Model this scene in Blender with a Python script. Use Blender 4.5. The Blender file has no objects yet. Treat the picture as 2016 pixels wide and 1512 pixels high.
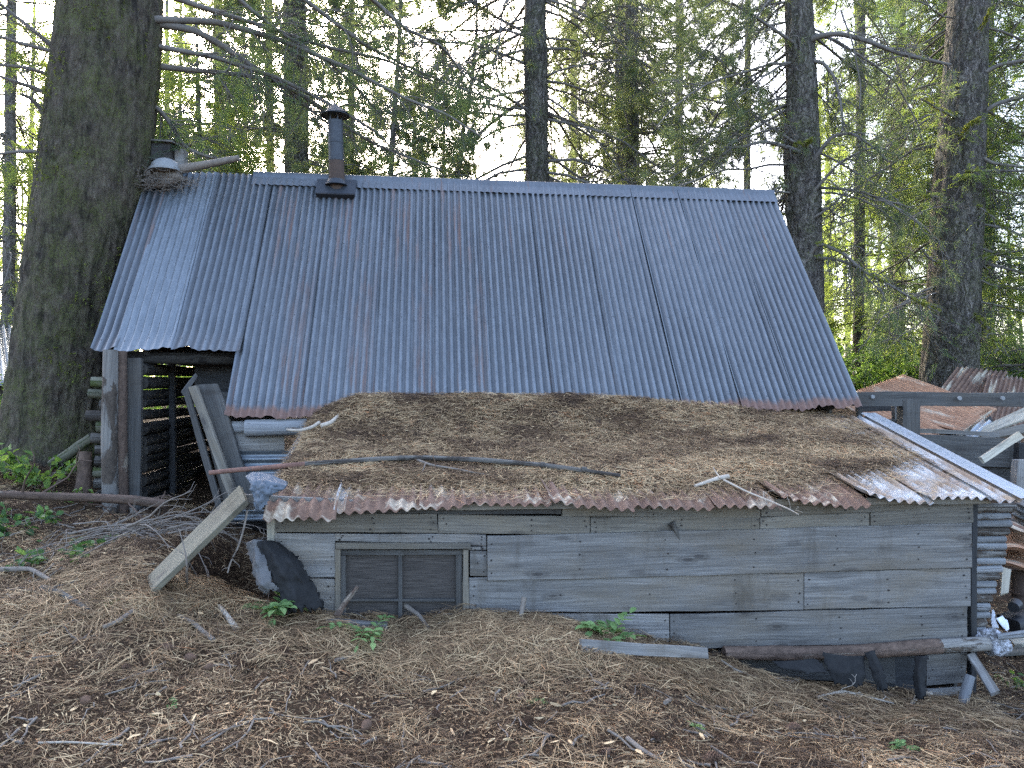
import bpy, math, random
import numpy as np
from mathutils import Vector

# ------------------------------------------------------------------ camera, sky, sun, exposure
sc = bpy.context.scene
COL = sc.collection
F, CX, CY, CZ = 1514.0, 1008.0, 756.0, 1.65      # pixel focal length of the photograph, centre, eye height
cd = bpy.data.cameras.new("camera"); cam = bpy.data.objects.new("camera", cd); COL.objects.link(cam)
cam.location = (0, 0, CZ); cam.rotation_euler = (math.radians(90), 0, 0)
cd.sensor_width = 36.0; cd.lens = 36.0 * F / 2016.0; cd.clip_start = 0.05; cd.clip_end = 1500
sc.camera = cam
w = bpy.data.worlds.new("World"); sc.world = w; w.use_nodes = True
wn = w.node_tree; wn.nodes.clear()
sky = wn.nodes.new('ShaderNodeTexSky'); sky.sky_type = 'NISHITA'; sky.sun_disc = False
SUN_EL, SUN_AZ = math.radians(31), math.radians(-20)       # azimuth from +Y, negative = left
sky.sun_elevation = SUN_EL; sky.sun_rotation = SUN_AZ
sky.air_density = .7; sky.dust_density = 3.0; sky.ozone_density = .05
bg = wn.nodes.new('ShaderNodeBackground'); bg.inputs['Strength'].default_value = 0.15
wo = wn.nodes.new('ShaderNodeOutputWorld')
wn.links.new(sky.outputs[0], bg.inputs[0]); wn.links.new(bg.outputs[0], wo.inputs[0])
sl = bpy.data.lights.new("sun", 'SUN'); sl.energy = 3.0; sl.angle = math.radians(8); sl.color = (1.0, 0.95, 0.87)
sun = bpy.data.objects.new("sun", sl); COL.objects.link(sun)
sdir = Vector((math.sin(SUN_AZ) * math.cos(SUN_EL), math.cos(SUN_AZ) * math.cos(SUN_EL), math.sin(SUN_EL)))
sun.rotation_euler = sdir.to_track_quat('Z', 'Y').to_euler()
sun.location = (0, 0, 30)
sc.view_settings.view_transform = 'Standard'; sc.view_settings.look = 'None'
sc.view_settings.exposure = 3.4; sc.view_settings.gamma = 1.0
sc.render.engine = 'CYCLES'
sc.cycles.use_denoising = False
sc.cycles.sample_clamp_indirect = 1.0; sc.cycles.max_bounces = 6; sc.cycles.diffuse_bounces = 3; sc.cycles.glossy_bounces = 3
sc.cycles.transmission_bounces = 3; sc.cycles.transparent_max_bounces = 6

rng = np.random.default_rng(11)
R = random.Random(5)

# ------------------------------------------------------------------ helpers
def V(*a): return np.array(a, float)
def nrm(a):
    a = np.asarray(a, float); return a / np.maximum(np.linalg.norm(a, axis=-1, keepdims=True), 1e-9)
def P(px, py, Y): return V((px - CX) / F * Y, Y, CZ - (py - CY) / F * Y)
YAW = math.radians(6.0); HO = V(-1.546, 5.0, 0); E1 = V(math.cos(YAW), math.sin(YAW), 0); E2 = V(-math.sin(YAW), math.cos(YAW), 0)
def H(u, v, z):
    u, v, z = np.broadcast_arrays(np.asarray(u, float), np.asarray(v, float), np.asarray(z, float))
    return HO + u[..., None] * E1 + v[..., None] * E2 + z[..., None] * V(0, 0, 1)
def inv_h(p): d = p - HO; return float(d @ E1), float(d @ E2), float(p[2])
def ray_plane(px, py, A, n):
    d = V((px - CX) / F, 1, -(py - CY) / F); o = V(0, 0, CZ)
    return o + d * (((A - o) @ n) / (d @ n))
def wall(px, py, v=0.0):                     # pixel -> (u, z) on the house plane of depth v
    u, _, z = inv_h(ray_plane(px, py, H(0, v, 0), E2)); return u, z
def hp(px, py, v=0.0): return ray_plane(px, py, H(0, v, 0), E2)

def _h(ix, iy, iz):
    n = (ix.astype(np.int64) * 374761393 + iy.astype(np.int64) * 668265263 + iz.astype(np.int64) * 1442695041) & 0xffffffff
    n = ((n ^ (n >> 13)) * 1274126177) & 0xffffffff
    return ((n ^ (n >> 16)) & 0xffff) / 65535.0
def vnoise(p):
    p = np.asarray(p, float); i = np.floor(p).astype(np.int64); f = p - i; f = f * f * (3 - 2 * f)
    x, y, z = i[..., 0], i[..., 1], i[..., 2]; fx, fy, fz = f[..., 0], f[..., 1], f[..., 2]
    L = lambda a, b, t: a + (b - a) * t
    c = lambda dx, dy, dz: _h(x + dx, y + dy, z + dz)
    return L(L(L(c(0,0,0), c(1,0,0), fx), L(c(0,1,0), c(1,1,0), fx), fy), L(L(c(0,0,1), c(1,0,1), fx), L(c(0,1,1), c(1,1,1), fx), fy), fz) * 2 - 1
def fbm(p, o=4):
    p = np.asarray(p, float); s = 0; a = 1.0
    for k in range(o): s = s + a * vnoise(p * 2.0**k + 17.3 * k); a *= .5
    return s

class MB:
    def __init__(s): s.v = []; s.lv = []; s.lt = []; s.mi = []; s.rn = []; s.uv = []; s.n = 0
    def add(s, v, f, mat=0, rnd=0.5, uv=None):
        v = np.asarray(v, float).reshape(-1, 3); m = len(v)
        if isinstance(f, np.ndarray):
            s.lv.append(f.astype(np.int64).ravel() + s.n); s.lt.append(np.full(len(f), f.shape[1])); k = len(f)
        else:
            s.lv.append(np.concatenate([np.asarray(q, np.int64) for q in f]) + s.n); s.lt.append(np.array([len(q) for q in f])); k = len(f)
        s.v.append(v); s.mi.append(np.broadcast_to(np.asarray(mat), (k,)))
        s.rn.append(np.broadcast_to(np.asarray(rnd, float), (m,)))
        s.uv.append(np.zeros((m, 2)) if uv is None else np.asarray(uv, float).reshape(-1, 2)); s.n += m
        return s
    def build(s, name, mats, parent=None, smooth=False):
        v = np.concatenate(s.v); lv = np.concatenate(s.lv).astype(np.int32); lt = np.concatenate(s.lt).astype(np.int32)
        if parent is not None:                         # author in world space, store in the thing's own frame
            top = parent
            while top.parent: top = top.parent
            v = v - np.array(top.location); an = -top.rotation_euler.z; c, q = math.cos(an), math.sin(an)
            v = np.stack([v[:, 0] * c - v[:, 1] * q, v[:, 0] * q + v[:, 1] * c, v[:, 2]], 1)
        me = bpy.data.meshes.new(name)
        me.vertices.add(len(v)); me.vertices.foreach_set('co', v.astype(np.float32).ravel())
        me.loops.add(len(lv)); me.loops.foreach_set('vertex_index', lv)
        me.polygons.add(len(lt)); st = np.concatenate([[0], np.cumsum(lt)[:-1]]).astype(np.int32)
        me.polygons.foreach_set('loop_start', st); me.polygons.foreach_set('loop_total', lt)
        me.polygons.foreach_set('material_index', np.concatenate(s.mi).astype(np.int32))
        me.polygons.foreach_set('use_smooth', np.full(len(lt), smooth))
        u = me.uv_layers.new(name='UVMap'); u.data.foreach_set('uv', np.concatenate(s.uv)[lv].astype(np.float32).ravel())
        a = me.attributes.new('rnd', 'FLOAT', 'POINT'); a.data.foreach_set('value', np.concatenate(s.rn).astype(np.float32))
        for m in (mats if isinstance(mats, (list, tuple)) else [mats]): me.materials.append(m)
        me.update(); me.validate()
        o = bpy.data.objects.new(name, me); COL.objects.link(o)
        if parent is not None: o.parent = parent
        return o

def tag(o, label=None, cat=None, group=None, kind=None):
    if label: o['label'] = label
    if cat: o['category'] = cat
    if group: o['group'] = group
    if kind: o['kind'] = kind
    return o
def empty(name, loc, label, cat, group=None, rz=0.0):
    o = bpy.data.objects.new(name, None); COL.objects.link(o); o.location = [float(c) for c in loc]; o.rotation_euler.z = rz
    o.empty_display_size = .2
    return tag(o, label, cat, group)
def board(mb, a, b, W0, W1, N, th, wob=.004, nseg=None, mat=0, off=None, bev=.003):
    """plank: a/b = centre of its two ends, W0/W1 = full width vectors at the ends, N = unit normal, th = thickness"""
    a, b, W0, W1, N = map(lambda q: np.asarray(q, float), (a, b, W0, W1, N))
    L = np.linalg.norm(b - a); n = nseg or max(3, int(L / .12)); off = R.random() * 50 if off is None else off
    s = np.linspace(0, 1, n + 1); C = a + (b - a) * s[:, None]; W = W0 + (W1 - W0) * s[:, None]
    wl = np.linalg.norm(W, axis=1)[:, None]; Wd = W / wl
    e1 = wob * vnoise(np.stack([s * L * 3 + off, s * 0, s * 0], 1))[:, None] + wob * .5 * vnoise(np.stack([s * L * 14 + off, s * 0 + 9, s * 0], 1))[:, None]
    e2 = wob * vnoise(np.stack([s * L * 3 + off, s * 0 + 5, s * 0], 1))[:, None] + wob * .5 * vnoise(np.stack([s * L * 14 + off, s * 0 + 3, s * 0], 1))[:, None]
    bow = (wob * .7 * vnoise(np.stack([s * L * 1.1 + off, s * 0 + 11, s * 0], 1)))[:, None] * N
    hw, ht = wl / 2, th / 2; b_ = min(bev, th / 3)
    sec = [(-1, 1, b_, 0), (-1, 1, 0, 1), ]
    cs = []
    for (sw, sn, iw, in_) in [(-1, 1, b_, 0), (1, 1, b_, 0), (1, 1, 0, b_), (1, -1, 0, b_), (1, -1, b_, 0), (-1, -1, b_, 0), (-1, -1, 0, b_), (-1, 1, 0, b_)]:
        e = e1 if sw < 0 else e2
        cs.append(C + bow + Wd * (sw * (hw - iw) + e) + N * (sn * (ht - in_)))
    v = np.stack(cs, 1)                                 # n+1, 8, 3
    skew = (R.random() - .5) * .012
    Ld = (b - a) / L
    v[0] += Ld * np.linspace(-skew, skew, 8)[:, None]; v[-1] += Ld * np.linspace(skew, -skew, 8)[:, None]
    i, j = np.meshgrid(np.arange(n), np.arange(8), indexing='ij'); j2 = (j + 1) % 8
    f = np.stack([i * 8 + j, i * 8 + j2, (i + 1) * 8 + j2, (i + 1) * 8 + j], -1).reshape(-1, 4)
    wv = ((v - C[:, None, :]) * Wd[:, None, :]).sum(-1)
    nv = ((v - C[:, None, :]) @ N)
    uv = np.stack([np.broadcast_to((s * L)[:, None], wv.shape) + off * 7.3, wv + nv * .7 + off * 3.1], -1)
    mb.add(v, f, mat, off % 1, uv)
    for k in (0, n):
        q = list(range(8)); mb.add(v[k], [q if k else q[::-1]], mat, off % 1, uv[k])
    return mb

def tubes(Pn, Rn, sides=4):
    Pn = np.asarray(Pn, float); M, n, _ = Pn.shape
    T = nrm(np.gradient(Pn, axis=1)); ref = np.where(np.abs(T[..., 2:3]) > .9, V(1, 0, 0), V(0, 0, 1))
    A = nrm(np.cross(T, ref)); B = np.cross(T, A)
    an = np.arange(sides) / sides * 2 * np.pi
    v = Pn[:, :, None, :] + np.asarray(Rn)[:, :, None, None] * (np.cos(an)[:, None] * A[:, :, None, :] + np.sin(an)[:, None] * B[:, :, None, :])
    i, j, k = np.meshgrid(np.arange(M), np.arange(n - 1), np.arange(sides), indexing='ij'); k2 = (k + 1) % sides
    b = (i * n + j) * sides
    f = np.stack([b + k, b + k2, b + sides + k2, b + sides + k], -1).reshape(-1, 4)
    return v.reshape(-1, 3), f

def log(mb, pts, rad, sides=14, rough=.06, mat=0, cap=None, freq=6, step=.06, off=None, uvs=1.0):
    """round timber along a polyline, lumpy, with end caps"""
    pts = np.asarray(pts, float); rad = np.broadcast_to(np.asarray(rad, float), (len(pts),))
    seg = np.linalg.norm(np.diff(pts, axis=0), axis=1); cum = np.concatenate([[0], np.cumsum(seg)]); L = cum[-1]
    n = max(4, int(L / step)); s = np.linspace(0, L, n + 1)
    C = np.stack([np.interp(s, cum, pts[:, k]) for k in range(3)], 1); r = np.interp(s, cum, rad)
    if len(pts) > 2:
        for _ in range(3): C[1:-1] = (C[:-2] + 2 * C[1:-1] + C[2:]) / 4
    off = R.random() * 90 if off is None else off
    T = nrm(np.gradient(C, axis=0)); ref = np.where(np.abs(T[:, 2:3]) > .9, V(1, 0, 0), V(0, 0, 1))
    A = nrm(np.cross(T, ref)); B = np.cross(T, A); an = np.arange(sides) / sides * 2 * np.pi
    ca, sa = np.cos(an)[None, :], np.sin(an)[None, :]
    q = np.stack([ca + 0 * s[:, None], sa + 0 * s[:, None], s[:, None] * freq * .6 + 0 * ca + off], -1)
    rr = r[:, None] * (1 + rough * fbm(q * V(1.6, 1.6, 1), 3))
    v = C[:, None, :] + rr[..., None] * (ca[..., None] * A[:, None, :] + sa[..., None] * B[:, None, :])
    i, k = np.meshgrid(np.arange(n), np.arange(sides), indexing='ij'); k2 = (k + 1) % sides
    f = np.stack([i * sides + k, i * sides + k2, (i + 1) * sides + k2, (i + 1) * sides + k], -1).reshape(-1, 4)
    uv = np.stack([(s[:, None] + 0 * ca) * uvs + off, (np.broadcast_to(an, rr.shape)) * r[:, None] * uvs + off * .3], -1)
    mb.add(v, f, mat, off % 1, uv)
    cm = mat if cap is None else cap
    for e, t in ((0, -1), (n, 1)):
        ring = v[e]; c = C[e] + T[e] * t * r[e] * .08
        vv = np.concatenate([ring, [c]]); ff = np.array([[k, (k + 1) % sides, sides] if t > 0 else [(k + 1) % sides, k, sides] for k in range(sides)])
        mb.add(vv, ff, cm, off % 1, np.concatenate([np.stack([np.cos(an), np.sin(an)], 1) * r[e] + off, [[off, off]]]))
    return mb

def corr_sheet(mb, S, u0, u1, pitch=.0685, amp=.0115, nt=20, per=8, mat=0, ph=0.0, uvf=None):
    """corrugated sheet; S(u, t) -> point, unit normal for arrays u, t(0..1)"""
    nu = max(6, int(round((u1 - u0) / pitch * per))); u = np.linspace(u0, u1, nu + 1); t = np.linspace(0, 1, nt + 1)
    U, T = np.meshgrid(u, t, indexing='ij'); p, n, k = S(U, T)
    p = p + n * (amp * k * np.cos(2 * np.pi * (U - ph) / pitch))[..., None]
    i, j = np.meshgrid(np.arange(nu), np.arange(nt), indexing='ij')
    f = np.stack([i * (nt + 1) + j, (i + 1) * (nt + 1) + j, (i + 1) * (nt + 1) + j + 1, i * (nt + 1) + j + 1], -1).reshape(-1, 4)
    uv = np.stack([U, T], -1) if uvf is None else uvf(U, T)
    mb.add(p, f, mat, R.random(), uv)
    return mb

# foliage builders (vectorised)
def tufts(mb, C, D, n=20, ln=.16, wd=.006, spread=.9, mat=0, rnd=None):
    C = np.asarray(C, float); D = nrm(np.asarray(D, float)); N = len(C)
    if N == 0: return
    d = nrm(D[:, None, :] * rng.uniform(.2, 1.2, (N, n, 1)) + spread * nrm(rng.normal(size=(N, n, 3))))
    l = ln * rng.uniform(.6, 1.15, (N, n, 1)) * rng.uniform(.75, 1.2, (N, 1, 1))
    b = C[:, None, :] - D[:, None, :] * rng.uniform(0, .5, (N, n, 1)) * ln * .8
    sd = nrm(np.cross(d, rng.normal(size=(N, n, 3)))) * wd * .5
    tip = b + d * l + V(0, 0, -1) * (l * .12)
    v = np.stack([b - sd, b + sd, tip], 2).reshape(-1, 3)
    f = np.arange(len(v)).reshape(-1, 3)
    r = rng.uniform(0, 1, (N, 1)) * .6 + rng.uniform(0, .4, (N, n)) if rnd is None else np.broadcast_to(np.asarray(rnd).reshape(-1, 1), (N, n))
    mb.add(v, f, mat, np.repeat(r.ravel(), 3))
def sprays(mb, C, D, L=.45, pairs=7, wd=.02, ll=.16, droop=.25, mat=0):
    """flat fir sprays: an axis with tapering leaflets to both sides"""
    C = np.asarray(C, float); D = nrm(np.asarray(D, float)); N = len(C)
    if N == 0: return
    S = nrm(np.cross(D, V(0, 0, 1) + .45 * rng.normal(size=(N, 3)))); U = np.cross(S, D)
    L = L * rng.uniform(.6, 1.25, (N, 1, 1)); k = (np.arange(pairs) + .5) / pairs
    base = C[:, None, :] + D[:, None, :] * (k[None, :, None] * L) - V(0, 0, 1) * (droop * L * k[None, :, None]**2)
    rr = rng.uniform(0, .7, (N, 1))
    for sgn in (-1, 1):
        d = nrm(D[:, None, :] * .75 + sgn * S[:, None, :] * rng.uniform(.5, 1.1, (N, pairs, 1)) + .25 * rng.normal(size=(N, pairs, 3)))
        l = ll * (1.05 - .7 * k)[None, :, None] * rng.uniform(.7, 1.3, (N, pairs, 1))
        tip = base + d * l - V(0, 0, 1) * l * .1
        sd = nrm(np.cross(d, U[:, None, :] + .3 * rng.normal(size=(N, pairs, 3)))) * wd * .5
        mid = base + d * l * .45
        v = np.stack([base, mid - sd, tip, mid + sd], 2).reshape(-1, 3)
        mb.add(v, np.arange(len(v)).reshape(-1, 4), mat, np.repeat((rr + rng.uniform(0, .3, (N, pairs))).ravel(), 4))
def leaves(mb, C, size=.06, mat=0, up=.6, asp=.62, rnd=None):
    C = np.asarray(C, float); N = len(C)
    if N == 0: return
    n = nrm(rng.normal(size=(N, 3)) + V(0, 0, up * 2)); d = nrm(np.cross(n, rng.normal(size=(N, 3)))); s = np.cross(n, d)
    z = size * rng.uniform(.55, 1.25, (N, 1)); f_ = .12 * z
    a = C; b = C + d * z * .35 + s * z * asp * .5 + n * f_; e = C + d * z * .75 + s * z * asp * .36 + n * f_ * .6; c = C + d * z - n * f_ * .5
    g = C + d * z * .75 - s * z * asp * .36 + n * f_ * .6; h = C + d * z * .35 - s * z * asp * .5 + n * f_
    m1 = C + d * z * .5
    v = np.stack([a, b, e, c, g, h, m1], 1); k = np.arange(N)[:, None] * 7
    f = np.concatenate([k + np.array(q) for q in ([0, 1, 2, 6], [6, 2, 3, 3], [6, 3, 4, 4], [0, 6, 4, 5])])
    q4 = np.concatenate([k + np.array([0, 1, 2, 6]), k + np.array([0, 6, 4, 5])]); t3 = np.concatenate([k + np.array([6, 2, 3]), k + np.array([6, 3, 4])])
    r = rng.uniform(0, 1, N) if rnd is None else rnd
    vv = v.reshape(-1, 3); rr = np.repeat(r, 7)
    n0 = mb.n; mb.add(vv, q4, mat, rr)
    mb.lv.append(t3.astype(np.int64).ravel() + n0); mb.lt.append(np.full(len(t3), 3)); mb.mi.append(np.broadcast_to(np.asarray(mat), (len(t3),)))
def strips(mb, C, D, N_, ln, wd, bend, rnd, mat=0):
    """curved needle strips lying on a surface"""
    C = np.asarray(C, float); D = nrm(D); S = nrm(np.cross(D, N_)); ln = np.asarray(ln)[:, None]; wd = np.asarray(wd)[:, None]; bend = np.asarray(bend)[:, None]
    out = []
    for t, wk in ((-.5, .6), (0, 1.0), (.5, .35)):
        c = C + D * ln * t + S * bend * ln * (4 * t * t - .3) + N_ * (ln * .05 * (1 - 4 * t * t))
        T = nrm(D + S * bend * 8 * t); s2 = nrm(np.cross(T, N_))
        out += [c - s2 * wd * wk * .5, c + s2 * wd * wk * .5]
    v = np.stack(out, 1).reshape(-1, 3); k = np.arange(len(C))[:, None] * 6
    f = np.concatenate([k + np.array([0, 1, 3, 2]), k + np.array([2, 3, 5, 4])])
    mb.add(v, f, mat, np.repeat(rnd, 6))

def grow(S, D, L, r, n=6, droop=.08, wander=.16, taper=.35):
    """curved shoots from S along D: arrays (N,n,3) of points and (N,n) radii"""
    S = np.asarray(S, float); N = len(S); D = nrm(D); L = np.broadcast_to(np.asarray(L, float), (N,)); r = np.broadcast_to(np.asarray(r, float), (N,))
    k = np.arange(n - 1); wv = np.cumsum(rng.normal(0, wander, (N, n - 1, 3)), 1); dr = np.broadcast_to(np.asarray(droop, float).reshape(-1, 1) if np.ndim(droop) else droop, (N, 1))
    d = nrm(D[:, None, :] + wv + V(0, 0, -1) * (dr * (k[None] + .5))[..., None]); st = d * (L / (n - 1))[:, None, None]
    Pp = np.concatenate([S[:, None], S[:, None] + np.cumsum(st, 1)], 1); return Pp, r[:, None] * np.linspace(1, taper, n)[None]

# ------------------------------------------------------------------ materials
class MT:
    def __init__(s, name):
        s.m = bpy.data.materials.new(name); s.m.use_nodes = True; s.t = s.m.node_tree; s.t.nodes.clear()
        s.out = s.t.nodes.new('ShaderNodeOutputMaterial')
    def n(s, typ, props=None, **inp):
        x = s.t.nodes.new('ShaderNode' + typ)
        for k, val in (props or {}).items(): setattr(x, k, val)
        for k, val in inp.items():
            key = int(k[1:]) if k[0] == '_' else k.replace('_', ' ')
            sk = x.inputs[key]
            if isinstance(val, bpy.types.NodeSocket): s.t.links.new(val, sk)
            else: sk.default_value = val
        return x
    def uv(s): return s.n('UVMap', {'uv_map': 'UVMap'}).outputs[0]
    def obj(s): return s.n('TexCoord').outputs['Object']
    def map(s, vec, sc=(1, 1, 1), loc=(0, 0, 0)):
        x = s.n('Mapping', Vector=vec); x.inputs['Scale'].default_value = sc; x.inputs['Location'].default_value = loc; return x.outputs[0]
    def noise(s, vec, scale=1., detail=4., rough=.6, dist=0.): return s.n('TexNoise', Vector=vec, Scale=scale, Detail=detail, Roughness=rough, Distortion=dist).outputs[0]
    def ramp(s, fac, stops):
        x = s.n('ValToRGB', Fac=fac); cr = x.color_ramp
        while len(cr.elements) > 1: cr.elements.remove(cr.elements[-1])
        for k, (p, c) in enumerate(stops):
            e = cr.elements[0] if k == 0 else cr.elements.new(p)
            e.position = p; e.color = (c, c, c, 1) if not hasattr(c, '__len__') else (*c, 1)
        return x.outputs[0]
    def mix(s, f, a, b, mode='MIX'):
        x = s.n('Mix', {'data_type': 'RGBA', 'blend_type': mode}); 
        for sk, val in ((x.inputs[0], f), (x.inputs[6], a), (x.inputs[7], b)):
            if isinstance(val, bpy.types.NodeSocket): s.t.links.new(val, sk)
            elif hasattr(val, '__len__'): sk.default_value = (*val, 1)
            else: sk.default_value = val
        return x.outputs[2]
    def math(s, op, a, b=0.0): return s.n('Math', {'operation': op}, _0=a, _1=b).outputs[0]
    def attr(s, nme='rnd'): return s.n('Attribute', {'attribute_name': nme}).outputs['Fac']
    def sep(s, vec): return s.n('SeparateXYZ', Vector=vec).outputs
    def done(s, base, rough=.8, metal=0., bump=None, bs=.3, bd=.01, spec=.3):
        x = s.n('BsdfPrincipled', Base_Color=base if isinstance(base, bpy.types.NodeSocket) else (*base, 1), Roughness=rough, Metallic=metal)
        x.inputs['Specular IOR Level'].default_value = spec
        if bump is not None:
            b = s.n('Bump', Height=bump, Strength=bs, Distance=bd); s.t.links.new(b.outputs[0], x.inputs['Normal'])
        s.t.links.new(x.outputs[0], s.out.inputs[0]); return s.m

def wood(name, lo, hi, warm, stain=.5, grain=1.0, dark=(.035, .03, .027)):
    m = MT(name); uv = m.uv()
    wv = m.noise(m.map(uv, (2.0, 6, 1)), 1., 3, .5)
    uvd = m.n('VectorMath', {'operation': 'ADD'}, _0=uv, _1=m.n('CombineXYZ', X=0., Y=m.math('MULTIPLY', wv, .05)).outputs[0]).outputs[0]
    g1 = m.noise(m.map(uvd, (2.2, 95, 1)), 1., 5, .65)
    g2 = m.noise(m.map(uvd, (.9, 17, 1)), 1., 4, .6)
    st = m.noise(m.map(uv, (1.3, 2.6, 1)), 1., 4, .62)
    c = m.mix(m.ramp(g1, [(.3, 0), (.72, 1)]), lo, hi)
    c = m.mix(m.ramp(g2, [(.42, 0), (.7, .55)]), c, tuple(x * .62 for x in lo))
    c = m.mix(m.ramp(st, [(.45, 0), (.7, stain)]), c, warm)
    st2 = m.noise(m.map(uv, (.8, 3.4, 1), (4, 9, 0)), 1., 5, .7)
    c = m.mix(m.ramp(st2, [(.54, 0), (.74, .55)]), c, dark)
    # knots
    vo = m.n('TexVoronoi', {'feature': 'F1'}, Vector=m.map(uvd, (2.6, 7.5, 1)), Scale=1., Randomness=1.)
    kd = m.ramp(vo.outputs['Distance'], [(0., 1.), (.085, .95), (.12, .3), (.17, .55), (.25, 0.)])
    c = m.mix(m.math('MULTIPLY', kd, .75), c, dark)
    st3 = m.noise(m.map(uv, (4.5, .8, 1), (2, 7, 0)), 1., 5, .65)
    c = m.mix(m.ramp(st3, [(.56, 0), (.70, .5)]), c, tuple(x * .35 for x in warm))
    sp = m.noise(m.map(uv, (38, 60, 1)), 1., 3, .6)
    c = m.mix(m.ramp(sp, [(.66, 0), (.72, .7)]), c, dark)
    # per-plank tone
    tone = m.ramp(m.attr(), [(0, .72), (1, 1.18)])
    c = m.mix(1.0, c, tone, 'MULTIPLY')
    h = m.math('ADD', m.math('MULTIPLY', g1, .6 * grain), m.math('MULTIPLY', g2, .5))
    return m.done(c, .82, 0, h, .55, .006, .25)
M = {}
M['wood'] = wood('weathered_grey_wood', (.085, .079, .071), (.26, .245, .224), (.15, .115, .072), .55)
M['wood_warm'] = wood('weathered_brown_wood', (.075, .067, .055), (.20, .178, .142), (.145, .11, .065), .55)
M['wood_dark'] = wood('dark_wood', (.034, .032, .029), (.10, .096, .088), (.07, .056, .04), .4)
M['wood_pale'] = wood('pale_bleached_wood', (.22, .2, .16), (.46, .42, .33), (.30, .23, .14), .4)
M['wood_olive'] = wood('olive_grey_wood', (.075, .067, .048), (.17, .152, .105), (.09, .075, .045), .5)
M['wood_black'] = wood('near_black_wood', (.012, .012, .012), (.04, .04, .041), (.03, .028, .024), .4)
M['nail'] = MT('rusted_nail').done((.02, .016, .013), .7)
def peeled(name, lo, hi, bark, amt):
    m = MT(name); uv = m.uv()
    g1 = m.noise(m.map(uv, (3, 60, 1)), 1., 5, .6); g2 = m.noise(m.map(uv, (2.2, 5, 1)), 1., 5, .65, .4)
    c = m.mix(m.ramp(g1, [(.3, 0), (.7, 1)]), lo, hi)
    bn = m.noise(m.map(uv, (14, 22, 1)), 1., 4, .7)
    bc = m.mix(m.ramp(bn, [(.35, 0), (.65, 1)]), tuple(x * .45 for x in bark), bark)
    c = m.mix(m.ramp(g2, [(amt, 0), (amt + .05, 1)]), c, bc)
    c = m.mix(1.0, c, m.ramp(m.attr(), [(0, .7), (1, 1.2)]), 'MULTIPLY')
    h = m.math('ADD', m.math('MULTIPLY', g1, .3), m.math('MULTIPLY', m.math('MULTIPLY', bn, m.ramp(g2, [(amt, 0), (amt + .05, 1)])), 1.2))
    return m.done(c, .85, 0, h, .7, .012, .2)
M['log_pale'] = peeled('peeled_log', (.10, .092, .082), (.215, .198, .172), (.09, .07, .053), .5)
M['log_grey'] = peeled('grey_log', (.10, .10, .10), (.24, .24, .235), (.09, .075, .06), .6)
M['log_bark'] = peeled('bark_log', (.13, .105, .08), (.22, .18, .135), (.12, .08, .058), .36)
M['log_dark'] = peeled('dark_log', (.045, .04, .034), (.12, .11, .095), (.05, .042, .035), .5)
M['log_shade'] = peeled('shaded_log', (.018, .016, .014), (.05, .045, .038), (.02, .017, .015), .5)  # near-black log colour, standing for the shade inside the cabin
M['log_moss'] = peeled('mossy_log', (.07, .068, .05), (.15, .145, .10), (.07, .085, .03), .5)
m = MT('end_grain'); d = m.n('VectorMath', {'operation': 'LENGTH'}, _0=m.uv()).outputs['Value']
M['end'] = m.done(m.mix(m.noise(m.uv(), 60., 4), (.10, .085, .065), (.24, .20, .15)), .9)

def bark(name, deep, lo, hi, moss, mossamt, sx=9, sz=2.4, bd=.04):
    m = MT(name); o = m.obj()
    wp = m.n('VectorMath', {'operation': 'ADD'}, _0=o, _1=m.n('VectorMath', {'operation': 'SCALE'}, _0=m.n('TexNoise', Vector=o, Scale=5., Detail=3.).outputs['Color'], Scale=.3).outputs[0]).outputs[0]
    vo = m.n('TexVoronoi', {'feature': 'DISTANCE_TO_EDGE'}, Vector=m.map(wp, (sx, sx, sz)), Scale=1.); vn = m.noise(m.map(wp, (sx * 1.5, sx * 1.5, sz * .8)), 1., 5, .7, .5)
    ed = m.math('MULTIPLY', m.ramp(vo.outputs['Distance'], [(0, .45), (.3, 1)]), m.ramp(vn, [(.40, .0), (.54, 1)]))
    n1 = m.noise(m.map(o, (26, 26, 11)), 1., 6, .7); n2 = m.noise(o, 3.2, 5, .65)
    c = m.mix(m.ramp(n1, [(.3, 0), (.72, 1)]), lo, hi)
    c = m.mix(m.math('SUBTRACT', 1.0, ed), c, deep)
    mf = m.math('MULTIPLY', m.ramp(n2, [(.5 - mossamt * .25, 0), (.72 - mossamt * .25, 1)]), m.ramp(m.noise(o, 34., 4, .7), [(.4, 0), (.6, 1)]))
    c = m.mix(m.math('MULTIPLY', mf, min(1., mossamt * 1.3)), c, moss)
    h = m.math('ADD', m.math('MULTIPLY', ed, .7), m.math('MULTIPLY', n1, .9))
    return m.done(c, .92, 0, h, .9, bd, .12)
m = MT('scaly_fir_bark'); o = m.obj()
n1 = m.noise(m.map(o, (22, 22, 10)), 1., 7, .75, .6); n2 = m.noise(o, 2.6, 5, .65); n3 = m.noise(m.map(o, (70, 70, 34)), 1., 4, .7); n4 = m.noise(m.map(o, (9, 9, 2.2)), 1., 5, .65, .8)
c = m.mix(m.ramp(n1, [(.32, 0), (.66, 1)]), (.028, .022, .016), (.098, .080, .060)); c = m.mix(m.ramp(n4, [(.38, .9), (.52, 0)]), c, (.018, .015, .012))
c = m.mix(m.math('MULTIPLY', m.ramp(n3, [(.56, 0), (.68, 1)]), m.ramp(n1, [(.45, 0), (.6, .8)])), c, (.155, .148, .125))
c = m.mix(m.math('MULTIPLY', m.ramp(n2, [(.40, 0), (.64, .8)]), m.ramp(n3, [(.4, 0), (.56, 1)])), c, (.078, .084, .028))
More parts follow.
